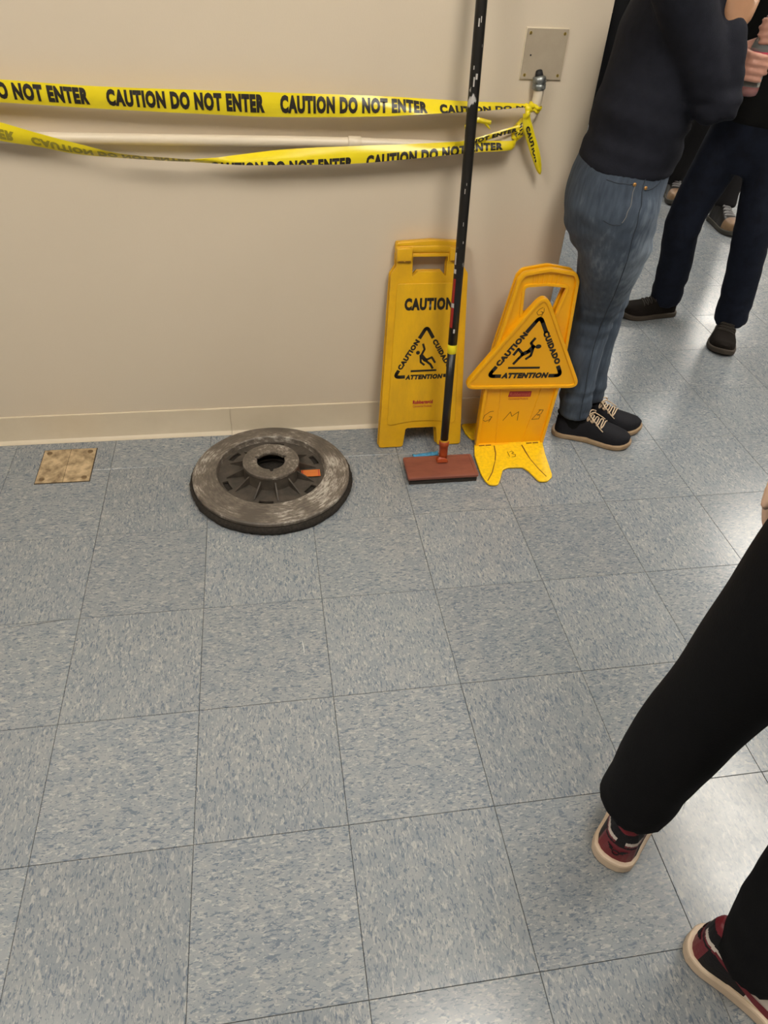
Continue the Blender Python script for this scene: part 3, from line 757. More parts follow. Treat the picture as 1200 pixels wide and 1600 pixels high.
# feet
FO = [(-0.1185, -0.004), (-0.131, -0.06), (-0.134, -0.150), (-0.130, -0.190), (-0.121, -0.212), (-0.098, -0.2155), (-0.088, -0.200), (-0.060, -0.141), (-0.038, -0.130), (0.012, -0.133), (0.026, -0.155), (0.044, -0.210), (0.069, -0.2115), (0.090, -0.192), (0.094, -0.180), (0.1055, -0.075), (0.1165, -0.004)]
fo = rpoly(FO, 0.012)
o = obj('front_foot', plate2d([fo], 0.007, 0.0025), M_Y2F, s2); smooth_angle(o.data, 50)
for v in o.data.vertices: v.co.z += 0.002+0.010*max(0, 1+v.co.y/0.10)*0.6
for P in ([(-0.056, -0.022, 0.0158), (-0.061, -0.060, 0.0138), (-0.073, -0.098, 0.0104), (-0.098, -0.155, 0.0098), (-0.124, -0.196, 0.0098)], [(0.040, -0.025, 0.0155), (0.043, -0.060, 0.0138), (0.048, -0.098, 0.0104), (0.060, -0.150, 0.0098), (0.073, -0.192, 0.0098)]):
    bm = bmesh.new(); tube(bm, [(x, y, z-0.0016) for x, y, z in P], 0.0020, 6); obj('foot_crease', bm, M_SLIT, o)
for x in (-0.087, 0.079):
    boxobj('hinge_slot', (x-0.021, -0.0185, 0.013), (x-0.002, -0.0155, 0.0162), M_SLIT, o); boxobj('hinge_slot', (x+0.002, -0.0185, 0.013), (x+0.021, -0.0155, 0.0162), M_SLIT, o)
o2 = bm = bmesh.new()
for P in ([(-0.019, -0.056), (-0.019, -0.084)], [(-0.014, -0.060), (-0.004, -0.054), (0.000, -0.062), (-0.008, -0.068)], [(-0.008, -0.068), (0.004, -0.074), (0.000, -0.084), (-0.014, -0.086)]): stroke(bm, P, 0.0017, z=0.0136)
obj('handwritten_letter', bm, M_INK, o)
o = obj('rear_foot', plate2d([rpoly([(-0.1185, 0.034), (-0.131, 0.07), (-0.133, 0.122), (-0.075, 0.124), (-0.050, 0.096), (0.020, 0.096), (0.05, 0.124), (0.092, 0.122), (0.104, 0.07), (0.1165, 0.034)][::-1], 0.010)], 0.007, 0.0025), M_Y2F, s2); smooth_angle(o.data, 50)
for v in o.data.vertices: v.co.z += 0.001

# ------------------------------------------------------------------ applicator on a pole
M_POLE = mat('black_pole', (0.012, 0.011, 0.010), 0.34, spec=0.4)
def chips():
    nt = M_POLE.node_tree; N = nt.nodes.new; L = nt.links.new; b = nt.nodes['Principled BSDF']
    tc = N('ShaderNodeTexCoord'); mp = N('ShaderNodeMapping'); mp.inputs['Scale'].default_value = (70, 70, 24); L(tc.outputs['Object'], mp.inputs[0])
    n = N('ShaderNodeTexNoise'); n.inputs['Scale'].default_value = 1.0; n.inputs['Detail'].default_value = 4; L(mp.outputs[0], n.inputs['Vector'])
    n2 = N('ShaderNodeTexNoise'); n2.inputs['Scale'].default_value = 5.5; L(tc.outputs['Object'], n2.inputs['Vector'])
    a = N('ShaderNodeMath'); a.operation = 'MULTIPLY'; L(n.outputs['Fac'], a.inputs[0]); L(n2.outputs['Fac'], a.inputs[1])
    r = N('ShaderNodeValToRGB'); L(a.outputs[0], r.inputs[0]); r.color_ramp.elements[0].position = 0.365; r.color_ramp.elements[0].color = (0.012, 0.011, 0.010, 1)
    r.color_ramp.elements[1].position = 0.40; r.color_ramp.elements[1].color = (0.5, 0.48, 0.46, 1); L(r.outputs[0], b.inputs['Base Color'])
chips()
M_MOP = mat('red_brown_plastic', (0.25, 0.078, 0.048), 0.5, var=(16, 0.5, (0.35, 1, 1)), col2=(0.18, 0.052, 0.034), bump=(50, 0.15))
M_SOCK = mat('orange_red_socket', (0.34, 0.055, 0.012), 0.4)
M_BRIS = mat('dark_bristle', (0.035, 0.028, 0.022), 0.95, bump=(160, 0.8))
M_YB = mat('yellow_band', (0.80, 0.66, 0.01), 0.4)
ap = tag(empty('floor_applicator', (1.034, -0.282, 0.0)), 'red brown floor scrub brush on a long black pole leaning on the wall', 'scrub brush')
pb = rpoly([(-0.113, -0.0535), (0.111, -0.0535), (0.112, 0.0535), (-0.112, 0.0535)], 0.006)
me = plate2d([pb], 0.010, 0.002)
for v in me.vertices: v.co.z += 0.020
o = obj('head_plate', me, M_MOP, ap); smooth_angle(o.data)
me = plate2d([inset(pb, 0.0015), rpoly([(-0.105, -0.0465), (0.103, -0.0465), (0.104, 0.0465), (-0.104, 0.0465)], 0.003)], 0.0022, 0.0006)
for v in me.vertices: v.co.z += 0.0285
obj('plate_edge', me, M_MOP, ap)
# bristle block with ragged sides
bm = bmesh.new(); box(bm, (-0.110, -0.051, 0.001), (0.109, 0.051, 0.0205))
bmesh.ops.subdivide_edges(bm, edges=bm.edges[:], cuts=11, use_grid_fill=True)
for v in bm.verts:
    if v.co.z < 0.02: v.co += Vector((noise.noise(v.co*170), noise.noise(v.co*170+Vector((9, 0, 0))), 0))*0.0022
tag(obj('bristles', bm, M_BRIS, ap), kind='stuff')
P0 = Vector((0.014, 0.037, 0.052)); PT = Vector((0.010, 0.258, 1.84)); ax = (PT-P0).normalized()
bm = bmesh.new(); tube(bm, [(0.008, 0.026, 0.030), (0.008, 0.028, 0.037), (0.009, 0.030, 0.040)], [0.024, 0.023, 0.015], 4, hint=(1, 1, 0)); obj('swivel_base', bm, M_SOCK, ap)
bm = bmesh.new(); tube(bm, [P0-ax*0.016, P0-ax*0.014, P0, P0+ax*0.028, P0+ax*0.030, P0+ax*0.044, P0+ax*0.046], [0.009, 0.0135, 0.0135, 0.0145, 0.0162, 0.0162, 0.0135], 16); obj('socket', bm, M_SOCK, ap, smooth=True)
bm = bmesh.new(); tube(bm, [P0+ax*0.044, P0+ax*0.050], 0.0148, 16); obj('ferrule_ring', bm, mat('ochre_ring', (0.55, 0.27, 0.02), 0.4), ap)
bm = bmesh.new(); tube(bm, [P0+ax*0.046, P0+ax*0.360], 0.0126, 20); obj('lower_pole', bm, M_POLE, ap, smooth=True)
bm = bmesh.new(); tube(bm, [P0+ax*0.340, P0+ax*0.341, P0+ax*0.367, P0+ax*0.368], [0.0128, 0.0138, 0.0138, 0.0128], 20); obj('yellow_collar', bm, M_YB, ap, smooth=True)
bm = bmesh.new(); L_ = (PT-P0).length; tube(bm, [P0+ax*0.367]+[P0+ax*(0.367+(L_-0.367)*k/6) for k in range(1, 7)], 0.0136, 20); up_ = obj('upper_pole', bm, M_POLE, ap, smooth=True)
bm = bmesh.new(); tube(bm, [PT-ax*0.08, PT, PT+ax*0.006], [0.0144, 0.0144, 0.009], 20); obj('end_cap', bm, mat('black_cap', (0.02, 0.02, 0.02), 0.6), ap, smooth=True)
# red stripe and pale label flecks wrapped on the left of the pole
def polepatch(nm, t0, t1, a0, a1, m):
    a = Vector((-1, 0, 0)); a = (a-ax*a.dot(ax)).normalized(); b = ax.cross(a)     # a: left, b
    v = []; f = []; n = 6
    for k in range(n+1):
        g = math.radians(a0+(a1-a0)*k/n)
        for t in (t0, t1): v.append(P0+ax*t+(a*math.cos(g)+b*math.sin(g))*0.0139)
    for k in range(n): f.append((2*k, 2*k+2, 2*k+3, 2*k+1))
    o = obj(nm, pydata(nm, v, f), m, up_)
M_RSTR = mat('red_stripe', (0.32, 0.015, 0.012), 0.35); M_WSTR = mat('worn_white_label', (0.5, 0.47, 0.44), 0.5)
B0 = 20
polepatch('label_stripe', 0.420, 0.478, -15+B0, 35+B0, M_RSTR); polepatch('label_stripe', 0.492, 0.560, -10+B0, 30+B0, M_RSTR)
polepatch('label_scrap', 0.479, 0.491, -10+B0, 34+B0, M_WSTR); polepatch('label_scrap', 0.574, 0.586, -10+B0, 26+B0, M_WSTR); polepatch('label_scrap', 0.598, 0.630, -10+B0, 14+B0, M_WSTR)
for t0, dt, a0, da in ((0.405, 0.012, 70, 20), (0.655, 0.006, 95, 8), (0.70, 0.010, 80, 6), (1.02, 0.020, 60, 14), (1.035, 0.012, 80, 20), (1.055, 0.008, 50, 10), (1.14, 0.016, 62, 12), (1.148, 0.012, 84, 8), (1.10, 0.006, 120, 6), (0.78, 0.012, 66, 8), (0.80, 0.006, 80, 5)):
    polepatch('paint_chip', t0, t0+dt, a0, a0+da, M_WSTR)

# blue strip of cloth behind the brush
M_BLUE = mat('blue_cloth', (0.07, 0.33, 0.55), 0.7, var=(60, 0.5), col2=(0.03, 0.16, 0.30))
bm = bmesh.new()
g = []
for i in range(15):
    t = i/14; row = []
    for k in range(5):
        s_ = k/4; row.append(bm.verts.new((0.962+0.085*t, -0.207+0.012*t+0.026*s_+0.003*noise.noise(Vector((i*0.6, 1, 0))), 0.0025+0.016*math.sin(PI*s_)*(0.55+0.45*noise.noise(Vector((i*0.45, k*0.5, 2)))))))
    g.append(row)
for i in range(14):
    for k in range(4): bm.faces.new((g[i][k], g[i+1][k], g[i+1][k+1], g[i][k+1]))
me = bm2me(bm); me.transform(Matrix.Translation((-1.0, 0.195, 0)))
o = obj('blue_cloth_strip', me, M_BLUE, smooth=True); o.location = (1.0, -0.195, 0)
md = o.modifiers.new('thick', 'SOLIDIFY'); md.thickness = 0.002
tag(o, 'crumpled strip of blue cloth lying behind the red brown brush head', 'cloth')

# ------------------------------------------------------------------ pad driver disc
def disc_material():
    m = bpy.data.materials.new('worn_grey_plate'); m.use_nodes = True
    nt = m.node_tree; N = nt.nodes.new; L = nt.links.new; b = nt.nodes['Principled BSDF']
    tc = N('ShaderNodeTexCoord'); sp = N('ShaderNodeSeparateXYZ'); L(tc.outputs['Object'], sp.inputs[0])
    at = N('ShaderNodeMath'); at.operation = 'ARCTAN2'; L(sp.outputs[1], at.inputs[0]); L(sp.outputs[0], at.inputs[1])
    ln = N('ShaderNodeVectorMath'); ln.operation = 'LENGTH'; L(tc.outputs['Object'], ln.inputs[0])
    cb = N('ShaderNodeCombineXYZ')
    m1 = N('ShaderNodeMath'); m1.operation = 'MULTIPLY'; m1.inputs[1].default_value = 190; L(ln.outputs['Value'], m1.inputs[0])
    m2 = N('ShaderNodeMath'); m2.operation = 'MULTIPLY'; m2.inputs[1].default_value = 7; L(at.outputs[0], m2.inputs[0])
    L(m1.outputs[0], cb.inputs[0]); L(m2.outputs[0], cb.inputs[1])
    n = N('ShaderNodeTexNoise'); n.inputs['Scale'].default_value = 1.0; n.inputs['Detail'].default_value = 5; n.inputs['Roughness'].default_value = 0.7; L(cb.outputs[0], n.inputs['Vector'])
    n2 = N('ShaderNodeTexNoise'); n2.inputs['Scale'].default_value = 9; n2.inputs['Detail'].default_value = 5; L(tc.outputs['Object'], n2.inputs['Vector'])
    ad = N('ShaderNodeMath'); ad.operation = 'MULTIPLY'; L(n.outputs['Fac'], ad.inputs[0]); L(n2.outputs['Fac'], ad.inputs[1])
    r = N('ShaderNodeValToRGB'); L(ad.outputs[0], r.inputs[0])
    e = r.color_ramp.elements; e[0].position = 0.18; e[0].color = (0.085, 0.070, 0.055, 1); e[1].position = 0.39; e[1].color = (0.46, 0.42, 0.36, 1)
    q_ = e.new(0.28); q_.color = (0.15, 0.125, 0.10, 1)
    L(r.outputs[0], b.inputs['Base Color']); b.inputs['Roughness'].default_value = 0.5
    bp = N('ShaderNodeBump'); bp.inputs['Strength'].default_value = 0.25; bp.inputs['Distance'].default_value = 0.002; L(n.outputs['Fac'], bp.inputs['Height']); L(bp.outputs[0], b.inputs['Normal'])
    return m
M_DISC = disc_material()
M_DDARK = mat('dark_recess_plastic', (0.075, 0.06, 0.046), 0.6, var=(30, 0.5), col2=(0.035, 0.03, 0.024), bump=(80, 0.25))
M_PAD = mat('black_fibre_pad', (0.030, 0.024, 0.018), 1.0, var=(120, 0.5), col2=(0.010, 0.008, 0.006), bump=(260, 1.0))
dk = tag(empty('pad_driver_disc', (0.499, -0.277, 0.0), (0, 0, 0)), 'round grey floor machine pad driver lying on the floor by the wall', 'floor buffer disc')
def lathe(prof, n=96):
    v = []; f = []; m = len(prof)
    for k in range(n):
        a = 2*PI*k/n
        for r, z in prof: v.append((r*math.cos(a), r*math.sin(a), z))
    for k in range(n):
        for i in range(m-1):
            a = k*m+i; b = ((k+1) % n)*m+i; f.append((a, b, b+1, a+1))
    return pydata('lathe', v, f)
# pad: ragged fibrous ring
n = 160; prof = [(0.02, 0.001), (0.235, 0.001), (0.246, 0.003), (0.249, 0.010), (0.249, 0.018), (0.245, 0.0245), (0.235, 0.026), (0.02, 0.026)]
me = lathe(prof, n)
for v in me.vertices:
    r = math.hypot(v.co.x, v.co.y)
    if r > 0.24:
        k = 1+0.010*noise.noise(v.co*16)+0.012*noise.noise(v.co*95); v.co.x *= k; v.co.y *= k; v.co.z = max(0.001, v.co.z+0.0015*noise.noise(v.co*60))
obj('scrub_pad', me, M_PAD, dk, smooth=True)
o = obj('plate', lathe([(0.160, 0.030), (0.236, 0.026), (0.2395, 0.029), (0.2395, 0.037), (0.236, 0.0405), (0.200, 0.0480), (0.172, 0.0545), (0.168, 0.0550), (0.1655, 0.0530), (0.162, 0.036), (0.160, 0.030)]), M_DISC, dk); smooth_angle(o.data, 30)
# recess floor with six slots
bm = bmesh.new(); rr = [0.070, 0.095, 0.120, 0.136, 0.153, 0.1645]; n = 144
V = [[bm.verts.new((r*math.cos(2*PI*k/n), r*math.sin(2*PI*k/n), 0.0365)) for k in range(n)] for r in rr]
for i in range(len(rr)-1):
    for k in range(n):
        a = (360.0*(k+0.5)/n-22) % 60; a = min(a, 60-a)
        if i == 3 and a < 8.5: continue
        bm.faces.new((V[i][k], V[i+1][k], V[i+1][(k+1) % n], V[i][(k+1) % n]))
me = bake(bm, [('SOLIDIFY', dict(thickness=0.006, offset=-1.0))])
if sum(p.normal.z for p in me.polygons[:50]) < 0: me.flip_normals()
obj('recess_floor', me, M_DDARK, dk)
holeP = []
for k in range(72):
    a = 360.0*k/72; r = 0.0440
    d = min(abs((a-c+180) % 360-180) for c in (25, 155, 270))
    if d < 8: r = 0.054
    holeP.append((r*math.cos(math.radians(a)), r*math.sin(math.radians(a))))
cir = lambda r, n=72: [(r*math.cos(2*PI*k/n), r*math.sin(2*PI*k/n)) for k in range(n)]
me = plate2d([cir(0.0835), holeP], 0.011, 0.0018)
for v in me.vertices: v.co.z += 0.073
o = obj('hub', me, M_DISC, dk); smooth_angle(o.data, 30)
o = obj('hub_wall', lathe([(0.0775, 0.028), (0.0868, 0.034), (0.0855, 0.045), (0.0838, 0.0745), (0.0775, 0.0745), (0.0775, 0.028)]), M_DDARK, dk); smooth_angle(o.data, 30)
for k in range(12):
    a = math.radians(6+30*k); c, s_ = math.cos(a), math.sin(a); t = 0.0022
    pr = [(0.078, 0.037), (0.138, 0.037), (0.138, 0.039), (0.082, 0.066)]
    v = [(r*c-s_*sg*t, r*s_+c*sg*t, z) for sg in (-1, 1) for r, z in pr]
    f = [(0, 1, 2, 3), (7, 6, 5, 4)]+[(i, 4+i, 4+(i+1) % 4, (i+1) % 4) for i in range(4)]
    obj('rib', pydata('rib', v, f), M_DDARK, dk)
ol = boxobj('orange_label', (-0.029, -0.016, 0), (0.029, 0.016, 0.0012), mat('orange_sticker', (0.62, 0.17, 0.03), 0.45, var=(40, 0.3), col2=(0.5, 0.14, 0.03)), dk)
ol.location = (0.119, -0.019, 0.0405); ol.rotation_euler = (0, 0.0, 0.0)
for dx in (-0.0245, 0.0245):
    boxobj('label_edge', (dx-0.0012, -0.0155, 0.0012), (dx+0.0012, 0.0155, 0.0016), M_RED, ol)

# ------------------------------------------------------------------ people
SKIN = lambda n, c: mat(n, c, 0.5, var=(14, 0.3), col2=tuple(k*0.82 for k in c))
def V3(p): return Vector(p)
def ring_loft(bm, secs, n=28, p=2.0):
    """secs: list of (center, half-lateral vector, half-depth vector)"""
    rings = []
    for c, a, b in secs:
        c, a, b = Vector(c), Vector(a), Vector(b); r = []
        for k in range(n):
            t = 2*PI*k/n; ct, st = math.cos(t), math.sin(t)
            e = 2.0/p
            r.append(c+a*(math.copysign(abs(ct)**e, ct))+b*(math.copysign(abs(st)**e, st)))
        rings.append(r)
    add_rings(bm, rings)

def hand(bm, wrist, d, nrm, side, curl=0.35, sc=1.0, spread=0.06):
    """open hand: d = finger direction, nrm = where the palm faces, side=+1/-1 puts the thumb"""
    d = Vector(d).normalized(); nrm = Vector(nrm); nrm = (nrm-d*nrm.dot(d)).normalized(); l = d.cross(nrm)*side; w0 = Vector(wrist)
    ring_loft(bm, [(w0-d*0.01*sc, l*0.027*sc, nrm*0.020*sc), (w0+d*0.02*sc, l*0.034*sc, nrm*0.018*sc), (w0+d*0.06*sc, l*0.041*sc, nrm*0.016*sc), (w0+d*0.092*sc, l*0.040*sc, nrm*0.012*sc)], 16)
    for k, (o, L) in enumerate(((0.030, 0.072), (0.0105, 0.082), (-0.0095, 0.076), (-0.029, 0.060))):
        p = w0+d*(0.085-0.004*abs(k-1))*sc+l*o*sc; dd = (d+l*o*spread*20*0.1).normalized(); P = [p-d*0.02*sc, p]; c = 0.0
        for q_, fr in enumerate((0.45, 0.31, 0.24)):
            c += curl*(0.55+0.25*q_)
            p = p+(dd*math.cos(c)+nrm*math.sin(c))*L*fr*sc; P.append(p)
        limb(bm, P, [0.0095*sc, 0.0092*sc, 0.0088*sc, 0.0080*sc, 0.0066*sc], 3, 10)
    p = w0+d*0.018*sc+l*0.026*sc; t = (l*0.75+d*0.75+nrm*0.35).normalized()
    limb(bm, [p, p+t*0.035*sc, p+t*0.062*sc+nrm*0.004*sc, p+t*0.075*sc+d*0.012*sc+nrm*0.008*sc], [0.016*sc, 0.0125*sc, 0.0105*sc, 0.0082*sc], 3, 10)

def grip(bm, c, zs, R, th0, th1, wrist, thumb=1):
    """fingers curled around an upright round thing at c; zs: heights of the four fingers"""
    c = Vector(c); knuck = []
    for i, z in enumerate(zs):
        span = (th1-th0)*(1.0, 1.05, 1.0, 0.86)[i]
        P = []
        for k in range(7):
            a = math.radians(th0+span*k/6); r = R+0.0085+(0.006 if k in (1, 3) else 0)
            P.append((c.x+r*math.cos(a), c.y+r*math.sin(a), z-0.002*k))
        limb(bm, P, [0.0105, 0.0102, 0.0096, 0.0096, 0.0088, 0.0084, 0.0072], 3, 10); knuck.append(Vector(P[0]))
    w0 = Vector(wrist); kc = sum(knuck, Vector())/4
    up = (knuck[0]-knuck[3]).normalized(); dr = (kc-w0).normalized(); nn = dr.cross(up).normalized()
    ring_loft(bm, [(w0, up*0.028, nn*0.021), (w0.lerp(kc, 0.4), up*0.036, nn*0.019), (w0.lerp(kc, 0.8), up*0.041, nn*0.016), (kc+dr*0.006, up*0.040, nn*0.012)], 16)
    a0 = math.radians(th0-(30 if th1 > th0 else -30)*1); P = [w0.lerp(kc, 0.45)+up*0.03]
    for k in range(4):
        a = a0-(0.32*k)*(1 if th1 > th0 else -1); P.append(Vector((c.x+(R+0.010)*math.cos(a), c.y+(R+0.010)*math.sin(a), zs[0]+0.016+0.006*k*thumb)))
    limb(bm, P, [0.014, 0.0125, 0.0115, 0.0105, 0.008], 3, 10)

# ---- shoes
SH_W = [(0, 0.0), (0.006, 0.28), (0.02, 0.46), (0.05, 0.63), (0.11, 0.72), (0.28, 0.72), (0.45, 0.78), (0.60, 0.92), (0.70, 1.0), (0.80, 0.97), (0.88, 0.84), (0.94, 0.64), (0.975, 0.42), (0.993, 0.22), (1.0, 0.0)]
def shoe_outline(L, W, bend, grow=0.0):
    ss = [0.5-0.5*math.cos(PI*k/40) for k in range(41)]
    hw = lambda s: lerp_tab(SH_W, s)[0]*W/2+grow
    mid = lambda s: bend*math.sin(PI*min(1, max(0, s-0.15)/0.85))
    xx = lambda s: -grow+s*(L+2*grow)
    a = [(xx(s), mid(s)+(hw(s) if 0 < s < 1 else 0)) for s in ss]; b = [(xx(s), mid(s)-hw(s)) for s in ss[1:-1]][::-1]
    return a+b
def make_shoe(parent, pos, heading, side, L, W, sole_h, Htab, m_up, m_sole, panels=None, m_lace=None, lace_n=4, sole_split=None, collar=None, name='shoe', bow=True):
    """side +1 left foot / -1 right foot. local: x heel->toe, y left, z up"""
    h = Vector((heading[0], heading[1], 0)).normalized()
    root_m = Matrix(((h.x, -h.y, 0, pos[0]), (h.y, h.x, 0, pos[1]), (0, 0, 1, pos[2] if len(pos) > 2 else 0), (0, 0, 0, 1)))
    root = bpy.data.objects.new(name, None); root.empty_display_size = 0.03; link(root, parent)
    root.matrix_basis = parent.matrix_basis.inverted() @ root_m
    bend = -0.010*side
    me = plate2d([shoe_outline(L, W, bend)], sole_h, min(0.005, sole_h*0.3))
    for v in me.vertices:
        s = max(0, min(1, v.co.x/L)); v.co.z += 0.0005+0.012*max(0, (s-0.78)/0.22)**2
    so = obj('sole', me, m_sole, root); smooth_angle(so.data, 45)
    if sole_split:
        me = plate2d([shoe_outline(L, W, bend, 0.0008)], sole_h*0.28, 0.001)
        for v in me.vertices:
            s = max(0, min(1, v.co.x/L)); v.co.z += 0.0003+0.012*max(0, (s-0.78)/0.22)**2
        obj('outsole', me, sole_split, root)
    def U(s, a, off_=0.0):
        hw = lerp_tab(SH_W, s)[0]*W/2*0.97; H = lerp_tab(Htab, s)[0]; z0 = sole_h*0.9+0.012*max(0, (s-0.78)/0.22)**2
        y0 = bend*math.sin(PI*min(1, max(0, s-0.15)/0.85))
        ca, sa = math.cos(a), math.sin(a); tall = max(0, min(1, (H-0.05)/0.05))
        y = (hw+off_)*math.copysign(abs(ca)**0.62, ca)
        zz = abs(sa)**0.72
        y *= 1-0.16*tall*zz
        x = s*L*(0.975)+0.004-off_*(1 if s < 0.04 else 0)
        x += (0.006*zz*tall)*(1-s*3 if s < 0.33 else 0)
        return Vector((x, y0+y, z0+(H+off_*0.3)*zz))
    ns, na = (150, 110) if name == 'sneaker' else (64, 40)
    ss = [0.5-0.5*math.cos(PI*(k+0.3)/(ns+0.6)) for k in range(ns+1)]
    G = [[U(s, PI*k/na) for k in range(na+1)] for s in ss]
    parts = {}
    for i in range(ns):
        for k in range(na):
            sc_ = (ss[i]+ss[i+1])/2; c = (G[i][k]+G[i+1][k+1])/2
            nm = panels(sc_, c.z, c.y, side)[0] if panels else 'upper'
            parts.setdefault(nm, []).append((i, k))
    for nm, fs in parts.items():
        idx = {}; v = []; f = []
        def vid(i, k):
            if (i, k) not in idx: idx[(i, k)] = len(v); v.append(G[i][k])
            return idx[(i, k)]
        for i, k in fs: f.append((vid(i, k), vid(i+1, k), vid(i+1, k+1), vid(i, k+1)))
        if nm == 'upper' or not panels:
            n0 = len(v); v += [G[0][k] for k in range(na+1)]; f.append(tuple(range(n0, n0+na+1))); n0 = len(v); v += [G[ns][k] for k in range(na+1)]; f.append(tuple(range(n0, n0+na+1))[::-1])
        mm = panels.m[nm] if panels else m_up
        o = obj(nm, pydata(nm, v, f), mm, root, smooth=True)
    if panels:
        n0 = [G[0][k] for k in range(na+1)]; obj('heel_back', pydata('heel_back', n0, [tuple(range(na+1))]), panels.m['heel_counter'], root)
    if collar:
        bm = bmesh.new(); cz = collar[2]; P = [(0.006+collar[0]*(1+math.cos(t))*0.5*2*0.5, bend*0.3+collar[1]*math.sin(t), cz+0.010*math.cos(t)*-1*0.6) for t in [2*PI*k/24 for k in range(24)]]
        tube(bm, P, 0.006, 8, closed=True, cap=False); obj('collar', bm, collar[3], root, smooth=True)
    if m_lace:
        for k in range(lace_n):
            s = 0.40+0.065*k; bm = bmesh.new()
            P = [U(s+0.01*math.sin(j), PI*(0.5+0.17*(j-3)/3), 0.003) for j in range(7)]
            tube(bm, P, 0.0022, 6); obj('lace', bm, m_lace, root, smooth=True)
            bm = bmesh.new(); P = [U(s+0.06*(j/6), PI*(0.5+0.17*(3-j)/3), 0.0042) for j in range(7)]
            tube(bm, P, 0.0022, 6); obj('lace', bm, m_lace, root, smooth=True)
        if bow:
            c = U(0.40, PI/2, 0.006)
            for sg in (-1, 1):
                bm = bmesh.new(); tube(bm, catmull([c, c+Vector((0.004, sg*0.018, 0.012)), c+Vector((0.020, sg*0.036, 0.002)), c+Vector((0.012, sg*0.026, -0.006)), c], 5), 0.0021, 6); obj('lace_bow', bm, m_lace, root, smooth=True)
                bm = bmesh.new(); tube(bm, catmull([c, c+Vector((0.014, sg*0.020, 0.004)), c+Vector((0.040, sg*0.037, -0.014)), c+Vector((0.058, sg*0.042, -0.026))], 5), 0.0019, 6); obj('lace_end', bm, m_lace, root, smooth=True)
    return root, U

def wrinkle(me, fn):
    me.calc_loop_triangles() if hasattr(me, 'calc_loop_triangles') else None
    ns = [v.normal.copy() for v in me.vertices]
    for v, n_ in zip(me.vertices, ns): v.co += n_*fn(v.co, n_)
    me.update()

